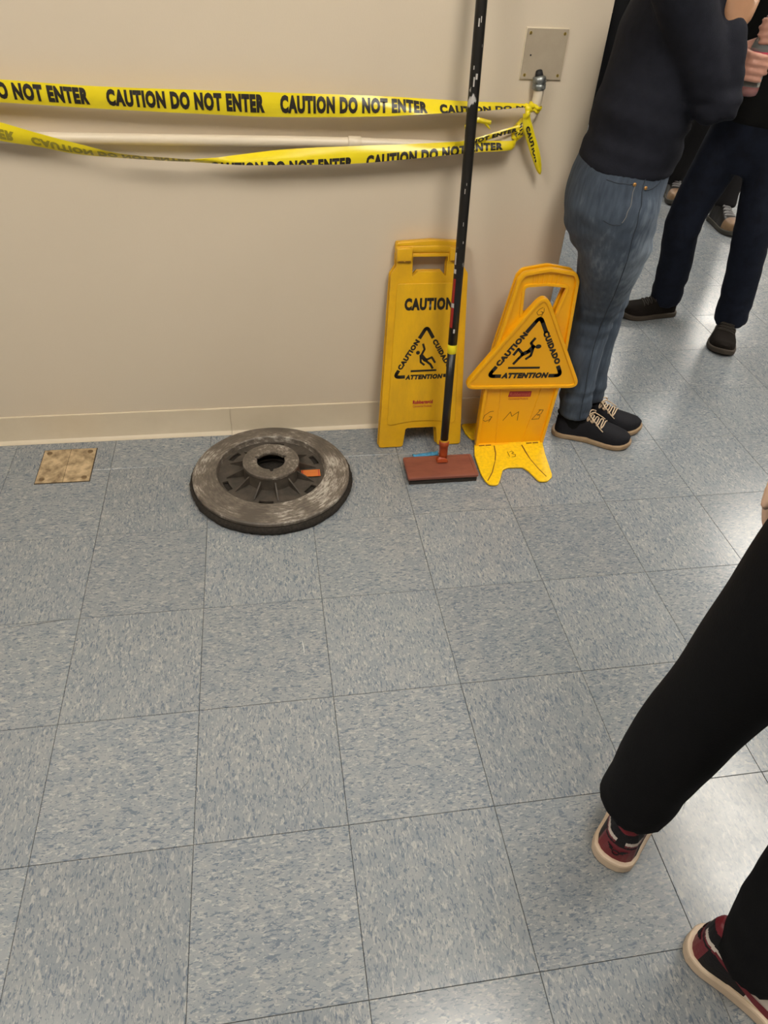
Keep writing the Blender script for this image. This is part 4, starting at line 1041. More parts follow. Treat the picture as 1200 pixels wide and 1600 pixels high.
class Person: pass
def build_person(name, label, J, mats, fit, hair_m, hands=None, group=None, top_hem=0.0, wr=None, voxel=0.011):
    """J: joints. fit: clothing radii. Returns (root, dict of part objects)"""
    root = tag(empty(name, (J['pel'][0], J['pel'][1], 0)), label, 'person', group)
    T = Matrix.Translation((-J['pel'][0], -J['pel'][1], 0))
    P = {k: Vector(v) for k, v in J.items()}
    f = P['face'].normalized(); up = Vector((0, 0, 1)); lat = f.cross(up).normalized()      # lat: person's right
    pf = P.get('pface', f).normalized(); pl_ = pf.cross(up).normalized()
    out = {}
    def fin(nm, me, m, fn=None, parent=None):
        if fn: wrinkle(me, fn)
        me.transform(T); o = obj(nm, me, m, parent or root, smooth=True); out[nm] = o; return o
    # trousers
    g = fit
    bm = bmesh.new(); pe = P['pel']
    ring_loft(bm, [(pe-up*0.17-pf*0.006, pl_*g['hipw']*0.62, pf*g['hipd']*0.74), (pe-up*0.11-pf*0.012, pl_*g['hipw']*0.86, pf*g['hipd']*0.94), (pe-up*0.05-pf*0.012, pl_*g['hipw'], pf*g['hipd']*1.02), (pe+up*0.02-pf*0.008, pl_*g['hipw']*1.0, pf*g['hipd']), (pe+up*0.08, pl_*g['hipw']*0.93, pf*g['hipd']*0.93), (pe+up*g['rise'], pl_*g['hipw']*0.89, pf*g['hipd']*0.90)])
    for s in 'RL':
        hp, kn, an = P['hip'+s], P['knee'+s], P['ank'+s]
        d = (kn-an).normalized(); hem = an-d*g.get('hemdrop'+s, g.get('hemdrop', 0.0))
        limb(bm, [hp+up*0.02, hp.lerp(kn, 0.35)+pf*0.008, kn+pf*0.004, kn.lerp(hem, 0.45)-pf*0.010, hem.lerp(kn, 0.10), hem], [g['thigh']*0.95, g['thigh']*0.96, g['knee'], g['calf'], g['hem'], g['hem']*1.03], 6, 20, flat=True)
    me = remesh(bm, voxel, 5); fin('trousers', me, mats['leg'], wr and wr.get('leg'))
    for s in 'RL':
        an = P['ank'+s]; bm = bmesh.new(); limb(bm, [an+up*0.07, an, an-up*0.03+P['foot'+s]*0.004], [0.038, 0.037, 0.036], 4, 16); fin('sock', bm2me(bm), M_SOCK)
    # top
    bm = bmesh.new(); ch = P['chest']; nk = P['neck']; base = pe+up*top_hem
    ring_loft(bm, [(base, pl_*g['hipw']*0.96, pf*g['hipd']*0.97), (base+up*0.015, pl_*g['hipw']*0.99, pf*g['hipd']*1.0), (base.lerp(ch, 0.35), (pl_*0.6+lat*0.4)*g['waistw'], (pf*0.6+f*0.4)*g['waistd']), (base.lerp(ch, 0.72), lat*g['chestw']*0.95, f*g['chestd']*0.97), (ch, lat*g['chestw'], f*g['chestd']), (ch.lerp(nk, 0.45), lat*g['chestw']*0.98, f*g['chestd']*0.88), (ch.lerp(nk, 0.78), lat*g['chestw']*0.62, f*g['chestd']*0.70), (nk, lat*0.062, f*0.062)])
    for s in 'RL':
        sh, el, wr_ = P['sho'+s], P['elb'+s], P['wri'+s]
        limb(bm, [nk-up*0.035, nk.lerp(sh, 0.55)-up*0.025, sh-up*0.022], [0.050, 0.050, 0.052], 4, 14)
        sh = sh-up*0.018
        limb(bm, [sh.lerp(ch.lerp(nk, 0.5), 0.3), sh, sh.lerp(el, 0.5), el, el.lerp(wr_, 0.45), wr_], [0.058*g['arm'], 0.064*g['arm'], 0.056*g['arm'], 0.050*g['arm'], 0.044*g['arm'], 0.035*g['arm']], 6, 18)
    me = remesh(bm, voxel, 5); fin('top', me, mats['top'], wr and wr.get('top'))
    # body, one continuous surface under the clothes
    bm = bmesh.new(); hd = P['head']; k9 = 0.86
    ring_loft(bm, [(pe-up*0.10, pl_*g['hipw']*0.6, pf*g['hipd']*0.7), (pe, pl_*g['hipw']*k9, pf*g['hipd']*k9), (pe.lerp(ch, 0.4), lat*g['waistw']*k9, f*g['waistd']*k9), (ch, lat*g['chestw']*k9, f*g['chestd']*k9), (ch.lerp(nk, 0.7), lat*g['chestw']*0.45, f*g['chestd']*0.42)])
    for s in 'RL':
        hp, kn, an = P['hip'+s], P['knee'+s], P['ank'+s]
        limb(bm, [hp, hp.lerp(kn, 0.4), kn, kn.lerp(an, 0.4)-pf*0.008, an, an-up*0.04], [g['thigh']*0.8, g['thigh']*0.8, g['knee']*0.8, g['calf']*0.8, 0.032, 0.026], 5, 14)
        limb(bm, [an-up*0.050+P['foot'+s]*0.005, an-up*0.055+P['foot'+s]*0.06, an-up*0.07+P['foot'+s]*0.15], [0.020, 0.022, 0.014], 3, 10)
        sh, el, wr_ = P['sho'+s]-up*0.025, P['elb'+s], P['wri'+s]
        limb(bm, [sh.lerp(ch, 0.2), sh, sh.lerp(el, 0.5), el, el.lerp(wr_, 0.4), wr_], [0.034, 0.040, 0.040, 0.036, 0.034, 0.026], 5, 14)
    hf = P.get('hface', f).normalized(); hl = hf.cross(up).normalized(); hu = hl.cross(hf).normalized()
    limb(bm, [ch.lerp(nk, 0.8), nk+up*0.01, hd-hu*0.04-hf*0.012], [0.060, 0.054, 0.054], 4, 16)
    ring_loft(bm, [(hd-hu*0.112+hf*0.045, hl*0.026, hf*0.026), (hd-hu*0.098+hf*0.035, hl*0.044, hf*0.044), (hd-hu*0.065+hf*0.018, hl*0.060, hf*0.068), (hd-hu*0.02+hf*0.004, hl*0.071, hf*0.087), (hd+hu*0.03, hl*0.076, hf*0.094), (hd+hu*0.07-hf*0.004, hl*0.070, hf*0.088), (hd+hu*0.10-hf*0.008, hl*0.050, hf*0.064), (hd+hu*0.115-hf*0.010, hl*0.02, hf*0.026)], 24)
    limb(bm, [hd+hf*0.086+hu*0.010, hd+hf*0.100-hu*0.018, hd+hf*0.108-hu*0.036], [0.008, 0.010, 0.0125], 4, 10)
    for sg in (-1, 1):
        ellipsoid(bm, hd+hl*sg*0.076-hf*0.005-hu*0.008, (hf*0.018-hl*sg*0.006, hl*0.008, hu*0.030), 12, 8)
    ellipsoid(bm, hd+hf*0.084-hu*0.068, (hl*0.024, hf*0.010, hu*0.010), 12, 8)
    for s in 'RL':
        hh = hands.get(s) if hands else None
        if hh: hh(bm)
        else:
            d = (P['wri'+s]-P['elb'+s]).normalized(); hand(bm, P['wri'+s], d, (pe-P['wri'+s]).normalized()*0.6-f*0.3, -1 if s == 'R' else 1)
    me = remesh(bm, 0.0055, 2, 0.4); fin('body', me, mats['skin'])
    for sg in (-1, 1):
        bm = bmesh.new(); ellipsoid(bm, hd+hf*0.080+hl*sg*0.031+hu*0.002, (hl*0.0125, hf*0.0125, hu*0.0115), 14, 10)
        ey = fin('eye', bm2me(bm), M_EYE); 
        bm = bmesh.new(); ellipsoid(bm, hd+hf*0.0895+hl*sg*0.031+hu*0.002, (hl*0.0055, hf*0.0036, hu*0.0055), 12, 8); fin('iris', bm2me(bm), M_IRIS, parent=ey)
        bm = bmesh.new(); limb(bm, [hd+hf*0.094+hl*sg*0.014+hu*0.020, hd+hf*0.090+hl*sg*0.032+hu*0.026, hd+hf*0.076+hl*sg*0.050+hu*0.020], [0.003, 0.0036, 0.0025], 4, 8); fin('eyebrow', bm2me(bm), hair_m)
    bm = bmesh.new(); limb(bm, [hd+hf*0.0885-hl*0.024-hu*0.067, hd+hf*0.0965-hu*0.066, hd+hf*0.0885+hl*0.024-hu*0.067], [0.003, 0.0058, 0.003], 4, 8); fin('lips', bm2me(bm), M_LIP)
    # hair
    bm = bmesh.new()
    ring_loft(bm, [(hd-hu*0.075-hf*0.060, hl*0.050, hf*0.030), (hd-hu*0.03-hf*0.040, hl*0.076, hf*0.062), (hd+hu*0.02-hf*0.022, hl*0.086, hf*0.082), (hd+hu*0.065-hf*0.008, hl*0.084, hf*0.096), (hd+hu*0.10-hf*0.008, hl*0.064, hf*0.080), (hd+hu*0.127-hf*0.012, hl*0.03, hf*0.04)], 28)
    if g.get('bun'): ellipsoid(bm, hd-hf*0.115+hu*0.03, (hl*0.04, hf*0.04, hu*0.04))
    if g.get('hair_len'):
        ring_loft(bm, [(hd-hf*0.055+hu*0.03, hl*0.075, hf*0.05), (hd-hf*0.075-hu*0.10, hl*0.075, hf*0.035), (hd-hf*0.085-hu*g['hair_len'], hl*0.05, hf*0.02)], 20)
    me = remesh(bm, 0.007, 3); fin('hair', me, hair_m, lambda p, n_: 0.004*noise.noise(Vector((p.x*60, p.y*60, p.z*9))))
    return root, out

M_SOCK = mat('black_sock', (0.008, 0.008, 0.008), 0.9, spec=0.1)
def snap_line(o, pts, r, nm, m, parent, n=10, off_=0.0):
    """tube laid on the surface of o; pts in world space"""
    T = Matrix.Translation(o.parent.location) if o.parent else Matrix()
    bvh = BVHTree.FromPolygons([T @ v.co for v in o.data.vertices], [tuple(p.vertices) for p in o.data.polygons])
    Q = []
    for p in catmull(pts, n):
        c, nn, i, d = bvh.find_nearest(p); Q.append(c+nn*off_)
    for _ in range(1):
        Q = [Q[0]]+[(Q[i-1]+Q[i]*2+Q[i+1])/4 for i in range(1, len(Q)-1)]+[Q[-1]]
    bm = bmesh.new(); tube(bm, Q, r, 6); me = bm2me(bm); me.transform(T.inverted()); return obj(nm, me, m, parent, smooth=True)

M_EYE = mat('eye_white', (0.8, 0.78, 0.75), 0.2); M_IRIS = mat('iris_brown', (0.05, 0.025, 0.012), 0.2); M_LIP = mat('lip', (0.40, 0.14, 0.11), 0.4)
M_HAIRD = mat('dark_hair', (0.018, 0.012, 0.009), 0.7, spec=0.25, bump=(90, 0.8, (1, 1, 0.15))); M_HAIRB = mat('brown_hair', (0.06, 0.032, 0.018), 0.7, spec=0.25, bump=(90, 0.8, (1, 1, 0.15)))
SK1 = SKIN('skin_warm', (0.37, 0.19, 0.10)); SK2 = SKIN('skin_pink', (0.60, 0.30, 0.22)); SK3 = SKIN('skin_light', (0.66, 0.44, 0.31))
M_NAVY = mat('navy_knit', (0.015, 0.016, 0.023), 0.85, **CLOTH, var=(30, 0.4), col2=(0.011, 0.012, 0.017), bump=(420, 0.35))
M_BLKTOP = mat('black_shirt', (0.010, 0.010, 0.010), 0.85, **CLOTH, bump=(300, 0.3))
M_DKJEAN = mat('dark_indigo_jeans', (0.014, 0.018, 0.032), 0.8, **CLOTH, var=(20, 0.5), col2=(0.010, 0.012, 0.020), bump=(300, 0.3))
M_BLKTR = mat('black_trousers', (0.006, 0.006, 0.007), 0.8, **CLOTH, bump=(260, 0.25))
M_CHAR = mat('charcoal_trousers', (0.018, 0.017, 0.018), 0.85, **CLOTH, bump=(260, 0.3))

def denim():
    m = bpy.data.materials.new('washed_denim'); m.use_nodes = True
    nt = m.node_tree; N = nt.nodes.new; L = nt.links.new; b = nt.nodes['Principled BSDF']
    at = N('ShaderNodeAttribute'); at.attribute_name = 'fade'
    tc = N('ShaderNodeTexCoord'); mp = N('ShaderNodeMapping'); mp.inputs['Scale'].default_value = (90, 90, 16); L(tc.outputs['Object'], mp.inputs[0])
    n = N('ShaderNodeTexNoise'); n.inputs['Scale'].default_value = 1.0; n.inputs['Detail'].default_value = 5; L(mp.outputs[0], n.inputs['Vector'])
    n2 = N('ShaderNodeTexNoise'); n2.inputs['Scale'].default_value = 14; n2.inputs['Detail'].default_value = 4; L(tc.outputs['Object'], n2.inputs['Vector'])
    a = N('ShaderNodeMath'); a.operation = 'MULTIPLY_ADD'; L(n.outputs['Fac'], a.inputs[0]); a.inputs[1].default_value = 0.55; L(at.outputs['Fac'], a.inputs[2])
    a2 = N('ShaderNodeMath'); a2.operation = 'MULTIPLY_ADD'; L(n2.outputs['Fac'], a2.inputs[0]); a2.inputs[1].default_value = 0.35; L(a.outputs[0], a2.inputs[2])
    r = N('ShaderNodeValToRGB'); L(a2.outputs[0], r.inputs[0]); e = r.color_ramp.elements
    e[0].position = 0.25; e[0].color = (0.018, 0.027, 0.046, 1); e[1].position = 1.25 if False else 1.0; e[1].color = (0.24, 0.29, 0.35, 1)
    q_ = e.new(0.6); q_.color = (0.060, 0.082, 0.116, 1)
    L(r.outputs[0], b.inputs['Base Color']); b.inputs['Roughness'].default_value = 0.85
    bp = N('ShaderNodeBump'); bp.inputs['Strength'].default_value = 0.3; bp.inputs['Distance'].default_value = 0.001; L(n.outputs['Fac'], bp.inputs['Height']); L(bp.outputs[0], b.inputs['Normal'])
    return m
M_DENIM = denim()

# ---- person A: navy sweater and washed jeans beside the wall end
def wrA_top(p, n_):
    low = max(0, 1-abs(p.z-0.98)/0.16); el = max(0, 1-(p-Vector((1.60, -0.30, 1.09))).length/0.16)
    return 0.013*low*noise.noise(Vector((p.x*4, p.y*4, p.z*30+4*p.x)))+0.010*el*noise.noise(Vector((p.x*18, p.y*12, p.z*40)))+0.002*noise.noise(p*9)
def wrA_leg(p, n_):
    kn = max(0, 1-abs(p.z-0.44)/0.14); hm = max(0, 1-abs(p.z-0.15)/0.12); hp = max(0, 1-abs(p.z-0.74)/0.12)
    return (0.0080*kn+0.0100*hm)*noise.noise(Vector((p.x*7, p.y*7, p.z*42)))+0.007*hp*noise.noise(Vector((p.x*10+p.z*16, p.y*8, p.z*22)))+0.0012*noise.noise(p*12)
fA = Vector((0.97, -0.22, 0)).normalized()
JA = dict(pel=(1.468, -0.150, 0.855), chest=(1.496, -0.155, 1.20), neck=(1.530, -0.160, 1.405), head=(1.585, -0.170, 1.525), face=tuple(fA), hface=(0.93, -0.30, -0.25),
          hipR=(1.455, -0.222, 0.80), kneeR=(1.515, -0.098, 0.455), ankR=(1.535, -0.105, 0.085), footR=(0.89, -0.455, 0),
          hipL=(1.500, -0.070, 0.80), kneeL=(1.592, -0.010, 0.460), ankL=(1.622, -0.015, 0.085), footL=(0.89, -0.455, 0),
          shoR=(1.405, -0.290, 1.335), elbR=(1.583, -0.305, 1.066), wriR=(1.566, -0.298, 1.212),
          shoL=(1.530, -0.005, 1.345), elbL=(1.670, -0.040, 1.100), wriL=(1.640, -0.205, 1.120))
fitA = dict(hipw=0.158, hipd=0.124, rise=0.11, thigh=0.101, knee=0.066, calf=0.061, hem=0.053, waistw=0.148, waistd=0.122, chestw=0.155, chestd=0.120, arm=1.0, bun=True)
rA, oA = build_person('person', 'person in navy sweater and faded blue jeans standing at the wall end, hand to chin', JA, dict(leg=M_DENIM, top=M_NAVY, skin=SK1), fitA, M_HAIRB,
    hands={'R': lambda bm: hand(bm, (1.566, -0.296, 1.225), (0.04, 0.22, 1), (-0.2, 1, 0.1), -1, 0.75),
           'L': lambda bm: hand(bm, (1.640, -0.205, 1.120), (-0.35, -0.75, 0.05), (-1, 0.2, 0.1), 1, 0.35)}, group='people standing around', top_hem=0.040, wr=dict(leg=wrA_leg, top=wrA_top), voxel=0.009)
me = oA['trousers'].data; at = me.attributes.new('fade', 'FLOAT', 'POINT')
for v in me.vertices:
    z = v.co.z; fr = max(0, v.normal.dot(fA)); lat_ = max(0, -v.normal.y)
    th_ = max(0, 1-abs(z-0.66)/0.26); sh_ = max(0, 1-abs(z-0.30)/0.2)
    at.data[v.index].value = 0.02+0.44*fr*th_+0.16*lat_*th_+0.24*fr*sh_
M_SEAM = mat('denim_seam', (0.030, 0.040, 0.056), 0.85); M_STITCH = mat('pale_stitch', (0.17, 0.17, 0.17), 0.8); M_RIVET = mat('copper_rivet', (0.55, 0.30, 0.10), 0.35, metal=0.8)
tr = oA['trousers']; pt = tr
snap_line(tr, [(1.462, -0.37, 0.95), (1.462, -0.37, 0.82), (1.480, -0.33, 0.62), (1.512, -0.20, 0.455), (1.522, -0.20, 0.27), (1.532, -0.18, 0.10)], 0.0016, 'side_seam', M_SEAM, pt)
snap_line(tr, [(1.560, -0.30, 0.945), (1.545, -0.34, 0.905), (1.510, -0.36, 0.892), (1.470, -0.37, 0.888)], 0.0016, 'front_pocket_edge', M_SEAM, pt)
snap_line(tr, [(1.425, -0.36, 0.905), (1.370, -0.34, 0.905), (1.340, -0.29, 0.905)], 0.0013, 'back_pocket_edge', M_SEAM, pt)
snap_line(tr, [(1.425, -0.36, 0.905), (1.415, -0.37, 0.85), (1.405, -0.36, 0.795)], 0.0013, 'back_pocket_edge', M_STITCH, pt)
snap_line(tr, [(1.405, -0.36, 0.795), (1.378, -0.35, 0.780), (1.348, -0.32, 0.792)], 0.0011, 'back_pocket_edge', M_SEAM, pt)
def rivet(p):
    T = Matrix.Translation(tr.parent.location); bvh = BVHTree.FromPolygons([T @ v.co for v in tr.data.vertices], [tuple(q.vertices) for q in tr.data.polygons])
    c, nn, i, d = bvh.find_nearest(Vector(p)); bm = bmesh.new(); tube(bm, [c-nn*0.001, c+nn*0.002, c+nn*0.003], [0.0045, 0.0045, 0.002], 10); me = bm2me(bm); me.transform(T.inverted()); obj('rivet', me, M_RIVET, pt, smooth=True)
rivet((1.474, -0.37, 0.894)); rivet((1.421, -0.36, 0.903))
M_SHA = mat('black_canvas', (0.013, 0.013, 0.016), 0.8, spec=0.15, bump=(250, 0.4)); M_GUM = mat('tan_gum_sole', (0.34, 0.235, 0.135), 0.55, var=(30, 0.4), col2=(0.26, 0.17, 0.09)); M_CRLACE = mat('cream_lace', (0.60, 0.45, 0.30), 0.7); M_SOCK_ = None
HLOW = [(0, 0.052), (0.05, 0.060), (0.20, 0.058), (0.34, 0.066), (0.42, 0.068), (0.52, 0.058), (0.65, 0.047), (0.80, 0.040), (0.92, 0.032), (1, 0.016)]
for s, hp_ in (('R', (1.484, -0.082)), ('L', (1.563, 0.006))):
    make_shoe(rA, hp_, (0.89, -0.455), -1 if s == 'R' else 1, 0.262, 0.098, 0.018, HLOW, M_SHA, M_GUM, m_lace=M_CRLACE, collar=(0.098, 0.031, 0.078, M_SOCK))

# ---- person B: dark jeans, black shirt, holding a bottle
fB = Vector((-0.72, -0.69, 0))
def wrB_leg(p, n_):
    hm = max(0, 1-abs(p.z-0.14)/0.12); kn = max(0, 1-abs(p.z-0.42)/0.2)
    return (0.010*hm+0.005*kn)*noise.noise(Vector((p.x*6, p.y*6, p.z*22)))+0.003*noise.noise(p*8)
JB = dict(pel=(2.335, 0.605, 0.83), chest=(2.335, 0.600, 1.20), neck=(2.315, 0.585, 1.42), head=(2.285, 0.555, 1.545), face=tuple(fB), hface=(-0.75, -0.55, -0.3),
          hipR=(2.285, 0.668, 0.79), kneeR=(2.212, 0.690, 0.45), ankR=(2.290, 0.772, 0.085), footR=(-1, 0.0, 0),
          hipL=(2.385, 0.540, 0.79), kneeL=(2.400, 0.505, 0.46), ankL=(2.490, 0.560, 0.085), footL=(-0.52, -0.855, 0),
          shoR=(2.215, 0.730, 1.355), elbR=(2.115, 0.735, 1.090), wriR=(2.075, 0.510, 1.045),
          shoL=(2.450, 0.465, 1.355), elbL=(2.400, 0.280, 1.110), wriL=(2.205, 0.325, 1.160))
fitB = dict(hipw=0.165, hipd=0.120, rise=0.12, thigh=0.090, knee=0.072, calf=0.070, hem=0.068, hemdrop=0.015, waistw=0.165, waistd=0.125, chestw=0.175, chestd=0.125, arm=1.0)
BC = (2.105, 0.400)
rB, oB = build_person('person', 'person in dark indigo jeans and black shirt holding a bottle with both hands', JB, dict(leg=M_DKJEAN, top=M_BLKTOP, skin=SK2), fitB, M_HAIRD,
    hands={'R': lambda bm: grip(bm, (*BC, 0), (1.078, 1.057, 1.036, 1.016), 0.033, 128, 300, (2.078, 0.500, 1.047)),
           'L': lambda bm: grip(bm, (*BC, 0), (1.172, 1.153, 1.134, 1.116), 0.018, 10, -170, (2.190, 0.345, 1.155))}, group='people standing around', top_hem=0.0, wr=dict(leg=wrB_leg))
M_SHB = mat('dark_brown_suede', (0.013, 0.010, 0.008), 0.9, spec=0.15, bump=(200, 0.5)); M_SOLEB = mat('worn_dark_sole', (0.055, 0.042, 0.030), 0.8); M_DKLACE = mat('dark_lace', (0.03, 0.024, 0.018), 0.8)
make_shoe(rB, (2.352, 0.772), (-1, 0.0), -1, 0.275, 0.108, 0.022, HLOW, M_SHB, M_SOLEB, m_lace=M_DKLACE, bow=False)
make_shoe(rB, (2.522, 0.612), (-0.52, -0.855), 1, 0.275, 0.108, 0.022, HLOW, M_SHB, M_SOLEB, m_lace=M_DKLACE, bow=False)
# bottle in the hands of person B
def glass(name, col, rough=0.08, tr_=0.85):
    m = mat(name, col, rough); m.node_tree.nodes['Principled BSDF'].inputs['Transmission Weight'].default_value = tr_; m.node_tree.nodes['Principled BSDF'].inputs['IOR'].default_value = 1.2; return m
bt = tag(empty('bottle', (*BC, 0.955)), 'clear plastic bottle with red base held in two hands', 'bottle')
o = obj('bottle_body', lathe([(0.0, 0.002), (0.022, 0.0), (0.030, 0.004), (0.0325, 0.012), (0.0325, 0.075), (0.030, 0.082), (0.0325, 0.090), (0.0325, 0.125), (0.026, 0.150), (0.016, 0.170), (0.0135, 0.180), (0.0135, 0.196), (0.0, 0.196)], 40), glass('clear_plastic', (0.80, 0.82, 0.80)), bt, smooth=True)
obj('red_drink', lathe([(0.0, 0.004), (0.022, 0.003), (0.029, 0.006), (0.0312, 0.012), (0.0312, 0.026), (0.0, 0.026)], 32), mat('red_liquid', (0.40, 0.02, 0.02), 0.2), bt, smooth=True)
obj('wrapper', lathe([(0.0328, 0.092), (0.0332, 0.093), (0.0332, 0.124), (0.0328, 0.125)], 40), mat('pink_red_wrapper', (0.42, 0.05, 0.08), 0.35), bt, smooth=True)
obj('cap', lathe([(0.0, 0.216), (0.014, 0.216), (0.0155, 0.213), (0.0155, 0.197), (0.0, 0.197)], 28), mat('dark_red_cap', (0.10, 0.01, 0.03), 0.4), bt, smooth=True)

# ---- person C: further back, charcoal trousers, black and tan boots
JC = dict(pel=(3.20, 2.12, 0.87), chest=(3.20, 2.12, 1.24), neck=(3.20, 2.11, 1.46), head=(3.19, 2.08, 1.585), face=(-0.25, -0.97, 0),
          hipR=(3.13, 2.17, 0.83), kneeR=(3.08, 2.20, 0.47), ankR=(3.09, 2.385, 0.10), footR=(-0.2, -0.98, 0),
          hipL=(3.27, 2.06, 0.83), kneeL=(3.21, 1.93, 0.47), ankL=(3.165, 1.900, 0.10), footL=(0.02, -1, 0),
          shoR=(3.03, 2.16, 1.40), elbR=(3.00, 2.17, 1.12), wriR=(3.05, 2.02, 0.92), shoL=(3.37, 2.08, 1.40), elbL=(3.41, 2.08, 1.12), wriL=(3.38, 1.94, 0.92))
fitC = dict(hipw=0.165, hipd=0.120, rise=0.12, thigh=0.090, knee=0.074, calf=0.072, hem=0.072, waistw=0.165, waistd=0.125, chestw=0.180, chestd=0.125, arm=1.05)
rC, oC = build_person('person', 'person in charcoal trousers and black and tan boots, seen between the dark jeans legs', JC, dict(leg=M_CHAR, top=M_CHAR, skin=SK2), fitC, M_HAIRD, group='people standing around', wr=dict(leg=wrB_leg), voxel=0.014)
M_TANB = mat('tan_toe_cap', (0.30, 0.19, 0.10), 0.5, var=(12, 0.5), col2=(0.16, 0.09, 0.06)); M_BLKB = mat('black_boot_leather', (0.015, 0.013, 0.012), 0.4); M_GREYS = mat('grey_boot_sole', (0.06, 0.055, 0.045), 0.7); M_GREYL = mat('grey_lace', (0.35, 0.34, 0.34), 0.6)
HBOOT = [(0, 0.105), (0.05, 0.115), (0.20, 0.115), (0.34, 0.110), (0.42, 0.095), (0.52, 0.075), (0.65, 0.060), (0.80, 0.054), (0.92, 0.044), (1, 0.02)]
def boot_panels(s, z, y, side): return ('toe_cap',) if s > 0.70 else (('boot_upper',) if s > 0.12 else ('heel_counter',))
boot_panels.m = dict(toe_cap=M_TANB, boot_upper=M_BLKB, heel_counter=M_BLKB)
make_shoe(rC, (3.105, 2.445), (-0.24, -0.97), -1, 0.29, 0.11, 0.026, HBOOT, M_BLKB, M_GREYS, panels=boot_panels, m_lace=M_GREYL, bow=False)
make_shoe(rC, (3.160, 1.955), (0.02, -1), 1, 0.30, 0.11, 0.026, HBOOT, M_BLKB, M_GREYS, panels=boot_panels, m_lace=M_GREYL, bow=False)

# ---- person E: far back behind the wall end, black trousers
JE = dict(pel=(3.27, 3.92, 0.90), chest=(3.27, 3.92, 1.27), neck=(3.27, 3.92, 1.50), head=(3.26, 3.90, 1.625), face=(-0.3, -0.95, 0),
          hipR=(3.195, 3.93, 0.86), kneeR=(3.195, 3.90, 0.48), ankR=(3.21, 3.95, 0.09), footR=(-0.4, -0.9, 0),
          hipL=(3.345, 3.91, 0.86), kneeL=(3.36, 3.88, 0.48), ankL=(3.38, 3.93, 0.09), footL=(0, -1, 0),
          shoR=(3.09, 3.94, 1.43), elbR=(3.05, 3.96, 1.14), wriR=(3.06, 3.90, 0.90), shoL=(3.45, 3.90, 1.43), elbL=(3.49, 3.92, 1.14), wriL=(3.47, 3.86, 0.90))
rE, oE = build_person('person', 'farthest person in black trousers and white soled shoes, mostly hidden by the wall end', JE, dict(leg=M_BLKTR, top=M_BLKTOP, skin=SK3), fitC, M_HAIRB, group='people standing around', voxel=0.014)
M_WSOLE = mat('white_sole', (0.7, 0.68, 0.64), 0.5)
make_shoe(rE, (3.235, 4.005), (-0.4, -0.9), -1, 0.28, 0.105, 0.026, HLOW, M_BLKB, M_WSOLE, m_lace=M_GREYL, bow=False)
make_shoe(rE, (3.38, 3.995), (0, -1), 1, 0.28, 0.105, 0.026, HLOW, M_BLKB, M_WSOLE, m_lace=M_GREYL, bow=False)

# ---- person D: near right, black trousers, red black white high-tops
def wrD_leg(p, n_):
    hm = max(0, 1-abs(p.z-0.2)/0.2); return 0.006*hm*noise.noise(Vector((p.x*6, p.y*6, p.z*14)))+0.003*noise.noise(p*7)
JD = dict(pel=(1.235, -1.590, 0.93), chest=(1.240, -1.590, 1.30), neck=(1.255, -1.590, 1.53), head=(1.285, -1.590, 1.655), face=(1, 0, 0),
          hipL=(1.200, -1.510, 0.89), kneeL=(1.178, -1.478, 0.49), ankL=(1.141, -1.478, 0.128), footL=(0.55, 0.83, 0),
          hipR=(1.255, -1.680, 0.89), kneeR=(1.290, -1.705, 0.49), ankR=(1.262, -1.742, 0.112), footR=(0.6, -0.8, 0),
          shoL=(1.225, -1.400, 1.47), elbL=(1.195, -1.345, 1.17), wriL=(1.232, -1.360, 0.905), shoR=(1.225, -1.780, 1.47), elbR=(1.20, -1.835, 1.17), wriR=(1.235, -1.80, 0.905))
fitD = dict(hipw=0.170, hipd=0.125, rise=0.12, thigh=0.094, knee=0.079, calf=0.074, hem=0.068, hemdropL=-0.007, hemdropR=0.024, waistw=0.165, waistd=0.125, chestw=0.180, chestd=0.128, arm=1.05)
rD, oD = build_person('person', 'nearest person in black trousers and red, black and white high-top sneakers', JD, dict(leg=M_BLKTR, top=M_BLKTOP, skin=SK3), fitD, M_HAIRD,
    hands={'L': lambda bm: hand(bm, (1.232, -1.360, 0.905), (-0.02, 0.02, -1), (0.2, -1, 0), 1, 0.3)}, group='people standing around', wr=dict(leg=wrD_leg))
M_SRED = mat('dark_red_leather', (0.165, 0.008, 0.018), 0.45, bump=(180, 0.3)); M_SBLK = mat('black_leather', (0.008, 0.007, 0.009), 0.55, spec=0.25, bump=(180, 0.3)); M_SWHT = mat('off_white_leather', (0.66, 0.58, 0.52), 0.45); M_MID = mat('cream_midsole', (0.66, 0.52, 0.38), 0.5); M_OUTS = mat('red_outsole', (0.20, 0.03, 0.03), 0.5)
HHI = [(0, 0.095), (0.03, 0.108), (0.10, 0.112), (0.22, 0.112), (0.34, 0.108), (0.42, 0.098), (0.52, 0.080), (0.65, 0.058), (0.80, 0.046), (0.92, 0.038), (1, 0.02)]
def hi_panels(s, z, y, side):
    if s < 0.40:
        if z > 0.121: return ('collar_lining',)
        if s < 0.075 and z < 0.076: return ('heel_counter',)
        if s < 0.11 and 0.082 < z < 0.087 and abs(y) > 0.008: return ('heel_tab_red',)
        if s < 0.11 and 0.087 < z < 0.097 and abs(y) > 0.008: return ('heel_stripe',)
        if s < 0.36: return ('quarter',) if z < 0.10-0.08*s else ('ankle_collar',)
        return ('side_panel',) if z < 0.078 else ('ankle_collar',)
    if s < 0.64: return ('side_panel',) if z < 0.078-0.10*(s-0.40) else ('tongue',)
    if s < 0.72: return ('toe_overlay',)
    return ('toe_box',) if (z > 0.062 and s < 0.92) else ('toe_overlay',)
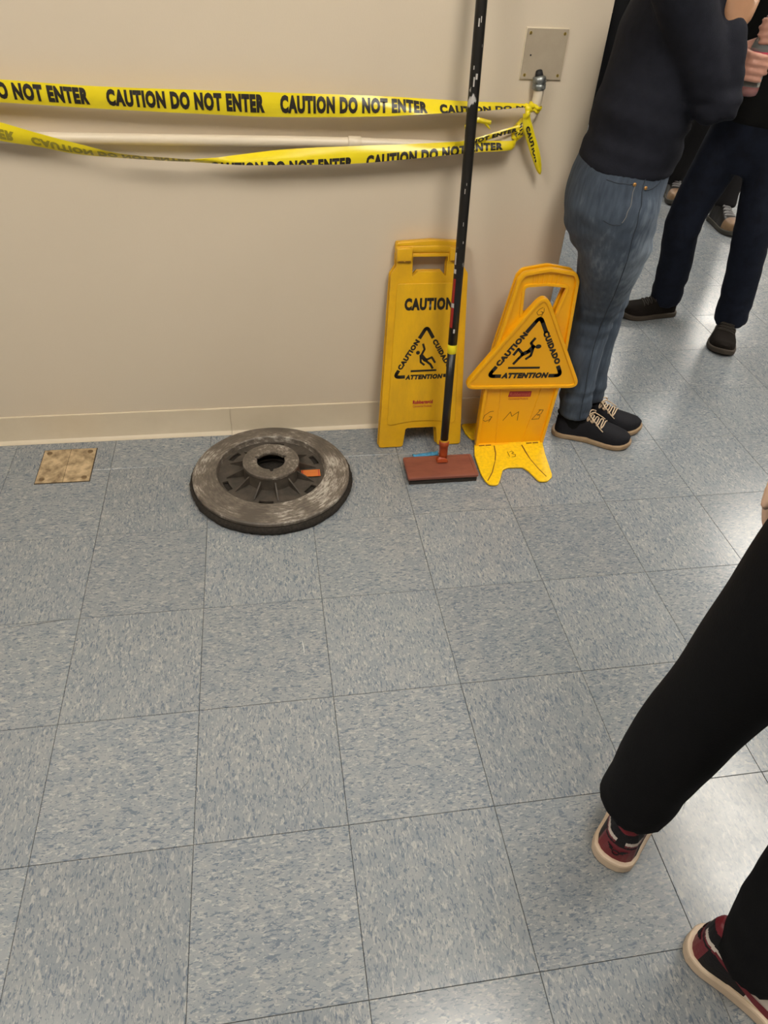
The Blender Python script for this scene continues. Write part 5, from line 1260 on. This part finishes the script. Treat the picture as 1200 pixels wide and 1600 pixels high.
hi_panels.m = dict(heel_counter=M_SRED, heel_tab_red=M_SRED, heel_stripe=M_SWHT, ankle_collar=M_SBLK, collar_lining=M_SRED, quarter=M_SBLK, side_panel=M_SWHT, tongue=M_SBLK, toe_overlay=M_SRED, toe_box=M_SWHT)
for pos, hd_, sd in (((1.104, -1.534), (0.66, 0.75), 1), ((1.203, -1.678), (0.60, -0.80), -1)):
    rt_, U = make_shoe(rD, pos, hd_, sd, 0.298, 0.110, 0.030, HHI, M_SBLK, M_MID, panels=hi_panels, m_lace=M_SBLK, bow=False, sole_split=M_OUTS, name='sneaker')
    # curved red tick mark on both sides
    for flank in (0, 1):
        top = [(0.10, 0.092), (0.20, 0.080), (0.32, 0.062), (0.42, 0.052), (0.50, 0.052), (0.545, 0.060), (0.57, 0.070)]
        bot = [(0.10, 0.086), (0.20, 0.070), (0.32, 0.050), (0.42, 0.036), (0.52, 0.034), (0.585, 0.045), (0.60, 0.062)]
        v = []; f = []; A = catmull([(a, b, 0) for a, b in top], 4); B = catmull([(a, b, 0) for a, b in bot], 4)
        def on(s, z):
            lo, hi = 0.0, PI/2
            for _ in range(24):
                md_ = (lo+hi)/2
                if U(s, md_).z < z: lo = md_
                else: hi = md_
            return U(s, lo if flank else PI-lo, 0.0016)
        for p, q_ in zip(A, B):
            for k in range(4):
                r = p.lerp(q_, k/3); v.append(on(r.x, r.y))
        for i in range(len(A)-1):
            for k in range(3): f.append((i*4+k, i*4+k+1, i*4+k+5, i*4+k+4))
        obj('tick_mark', pydata('tick', v, f), M_SRED, rt_, smooth=True)
        v = []; f = []; A = catmull([(a, b+0.0055-0.002*k, 0) for k, (a, b) in enumerate(top[:3])], 6); B = catmull([(a, b+0.0004, 0) for a, b in top[:3]], 6)
        for p, q_ in zip(A, B): v += [on(p.x, p.y), on(q_.x, q_.y)]
        for i in range(len(A)-1): f.append((2*i, 2*i+1, 2*i+3, 2*i+2))
        obj('tick_outline', pydata('tick_outline', v, f), M_SWHT, rt_, smooth=True)
    # small winged emblem on the heel
    def on_heel(y, z):
        best = None
        for k in range(1, 60):
            s_ = 0.0006*k*k*0.06+0.0004; lo, hi = 0.0, PI/2
            for _ in range(20):
                md_ = (lo+hi)/2
                if U(s_, md_).z < z: lo = md_
                else: hi = md_
            p = U(s_, lo)
            if p.y >= abs(y): break
        return Vector((p.x-0.0012, y, z))
    bm = bmesh.new()
    tube(bm, [on_heel(0.0065*math.cos(2*PI*k/16), 0.054+0.0065*math.sin(2*PI*k/16)) for k in range(16)], 0.0012, 5, closed=True, cap=False)
    obj('heel_emblem', bm, M_SBLK, rt_)
    for sg in (-1, 1):
        bm = bmesh.new()
        for j in range(3): tube(bm, [on_heel(sg*0.008, 0.056+0.003*j), on_heel(sg*0.013, 0.0585+0.0035*j), on_heel(sg*(0.020-0.003*(2-j)), 0.059+0.004*j)], 0.0011, 5)
        tag(obj('emblem_wing', bm, M_SBLK, rt_), kind='stuff')
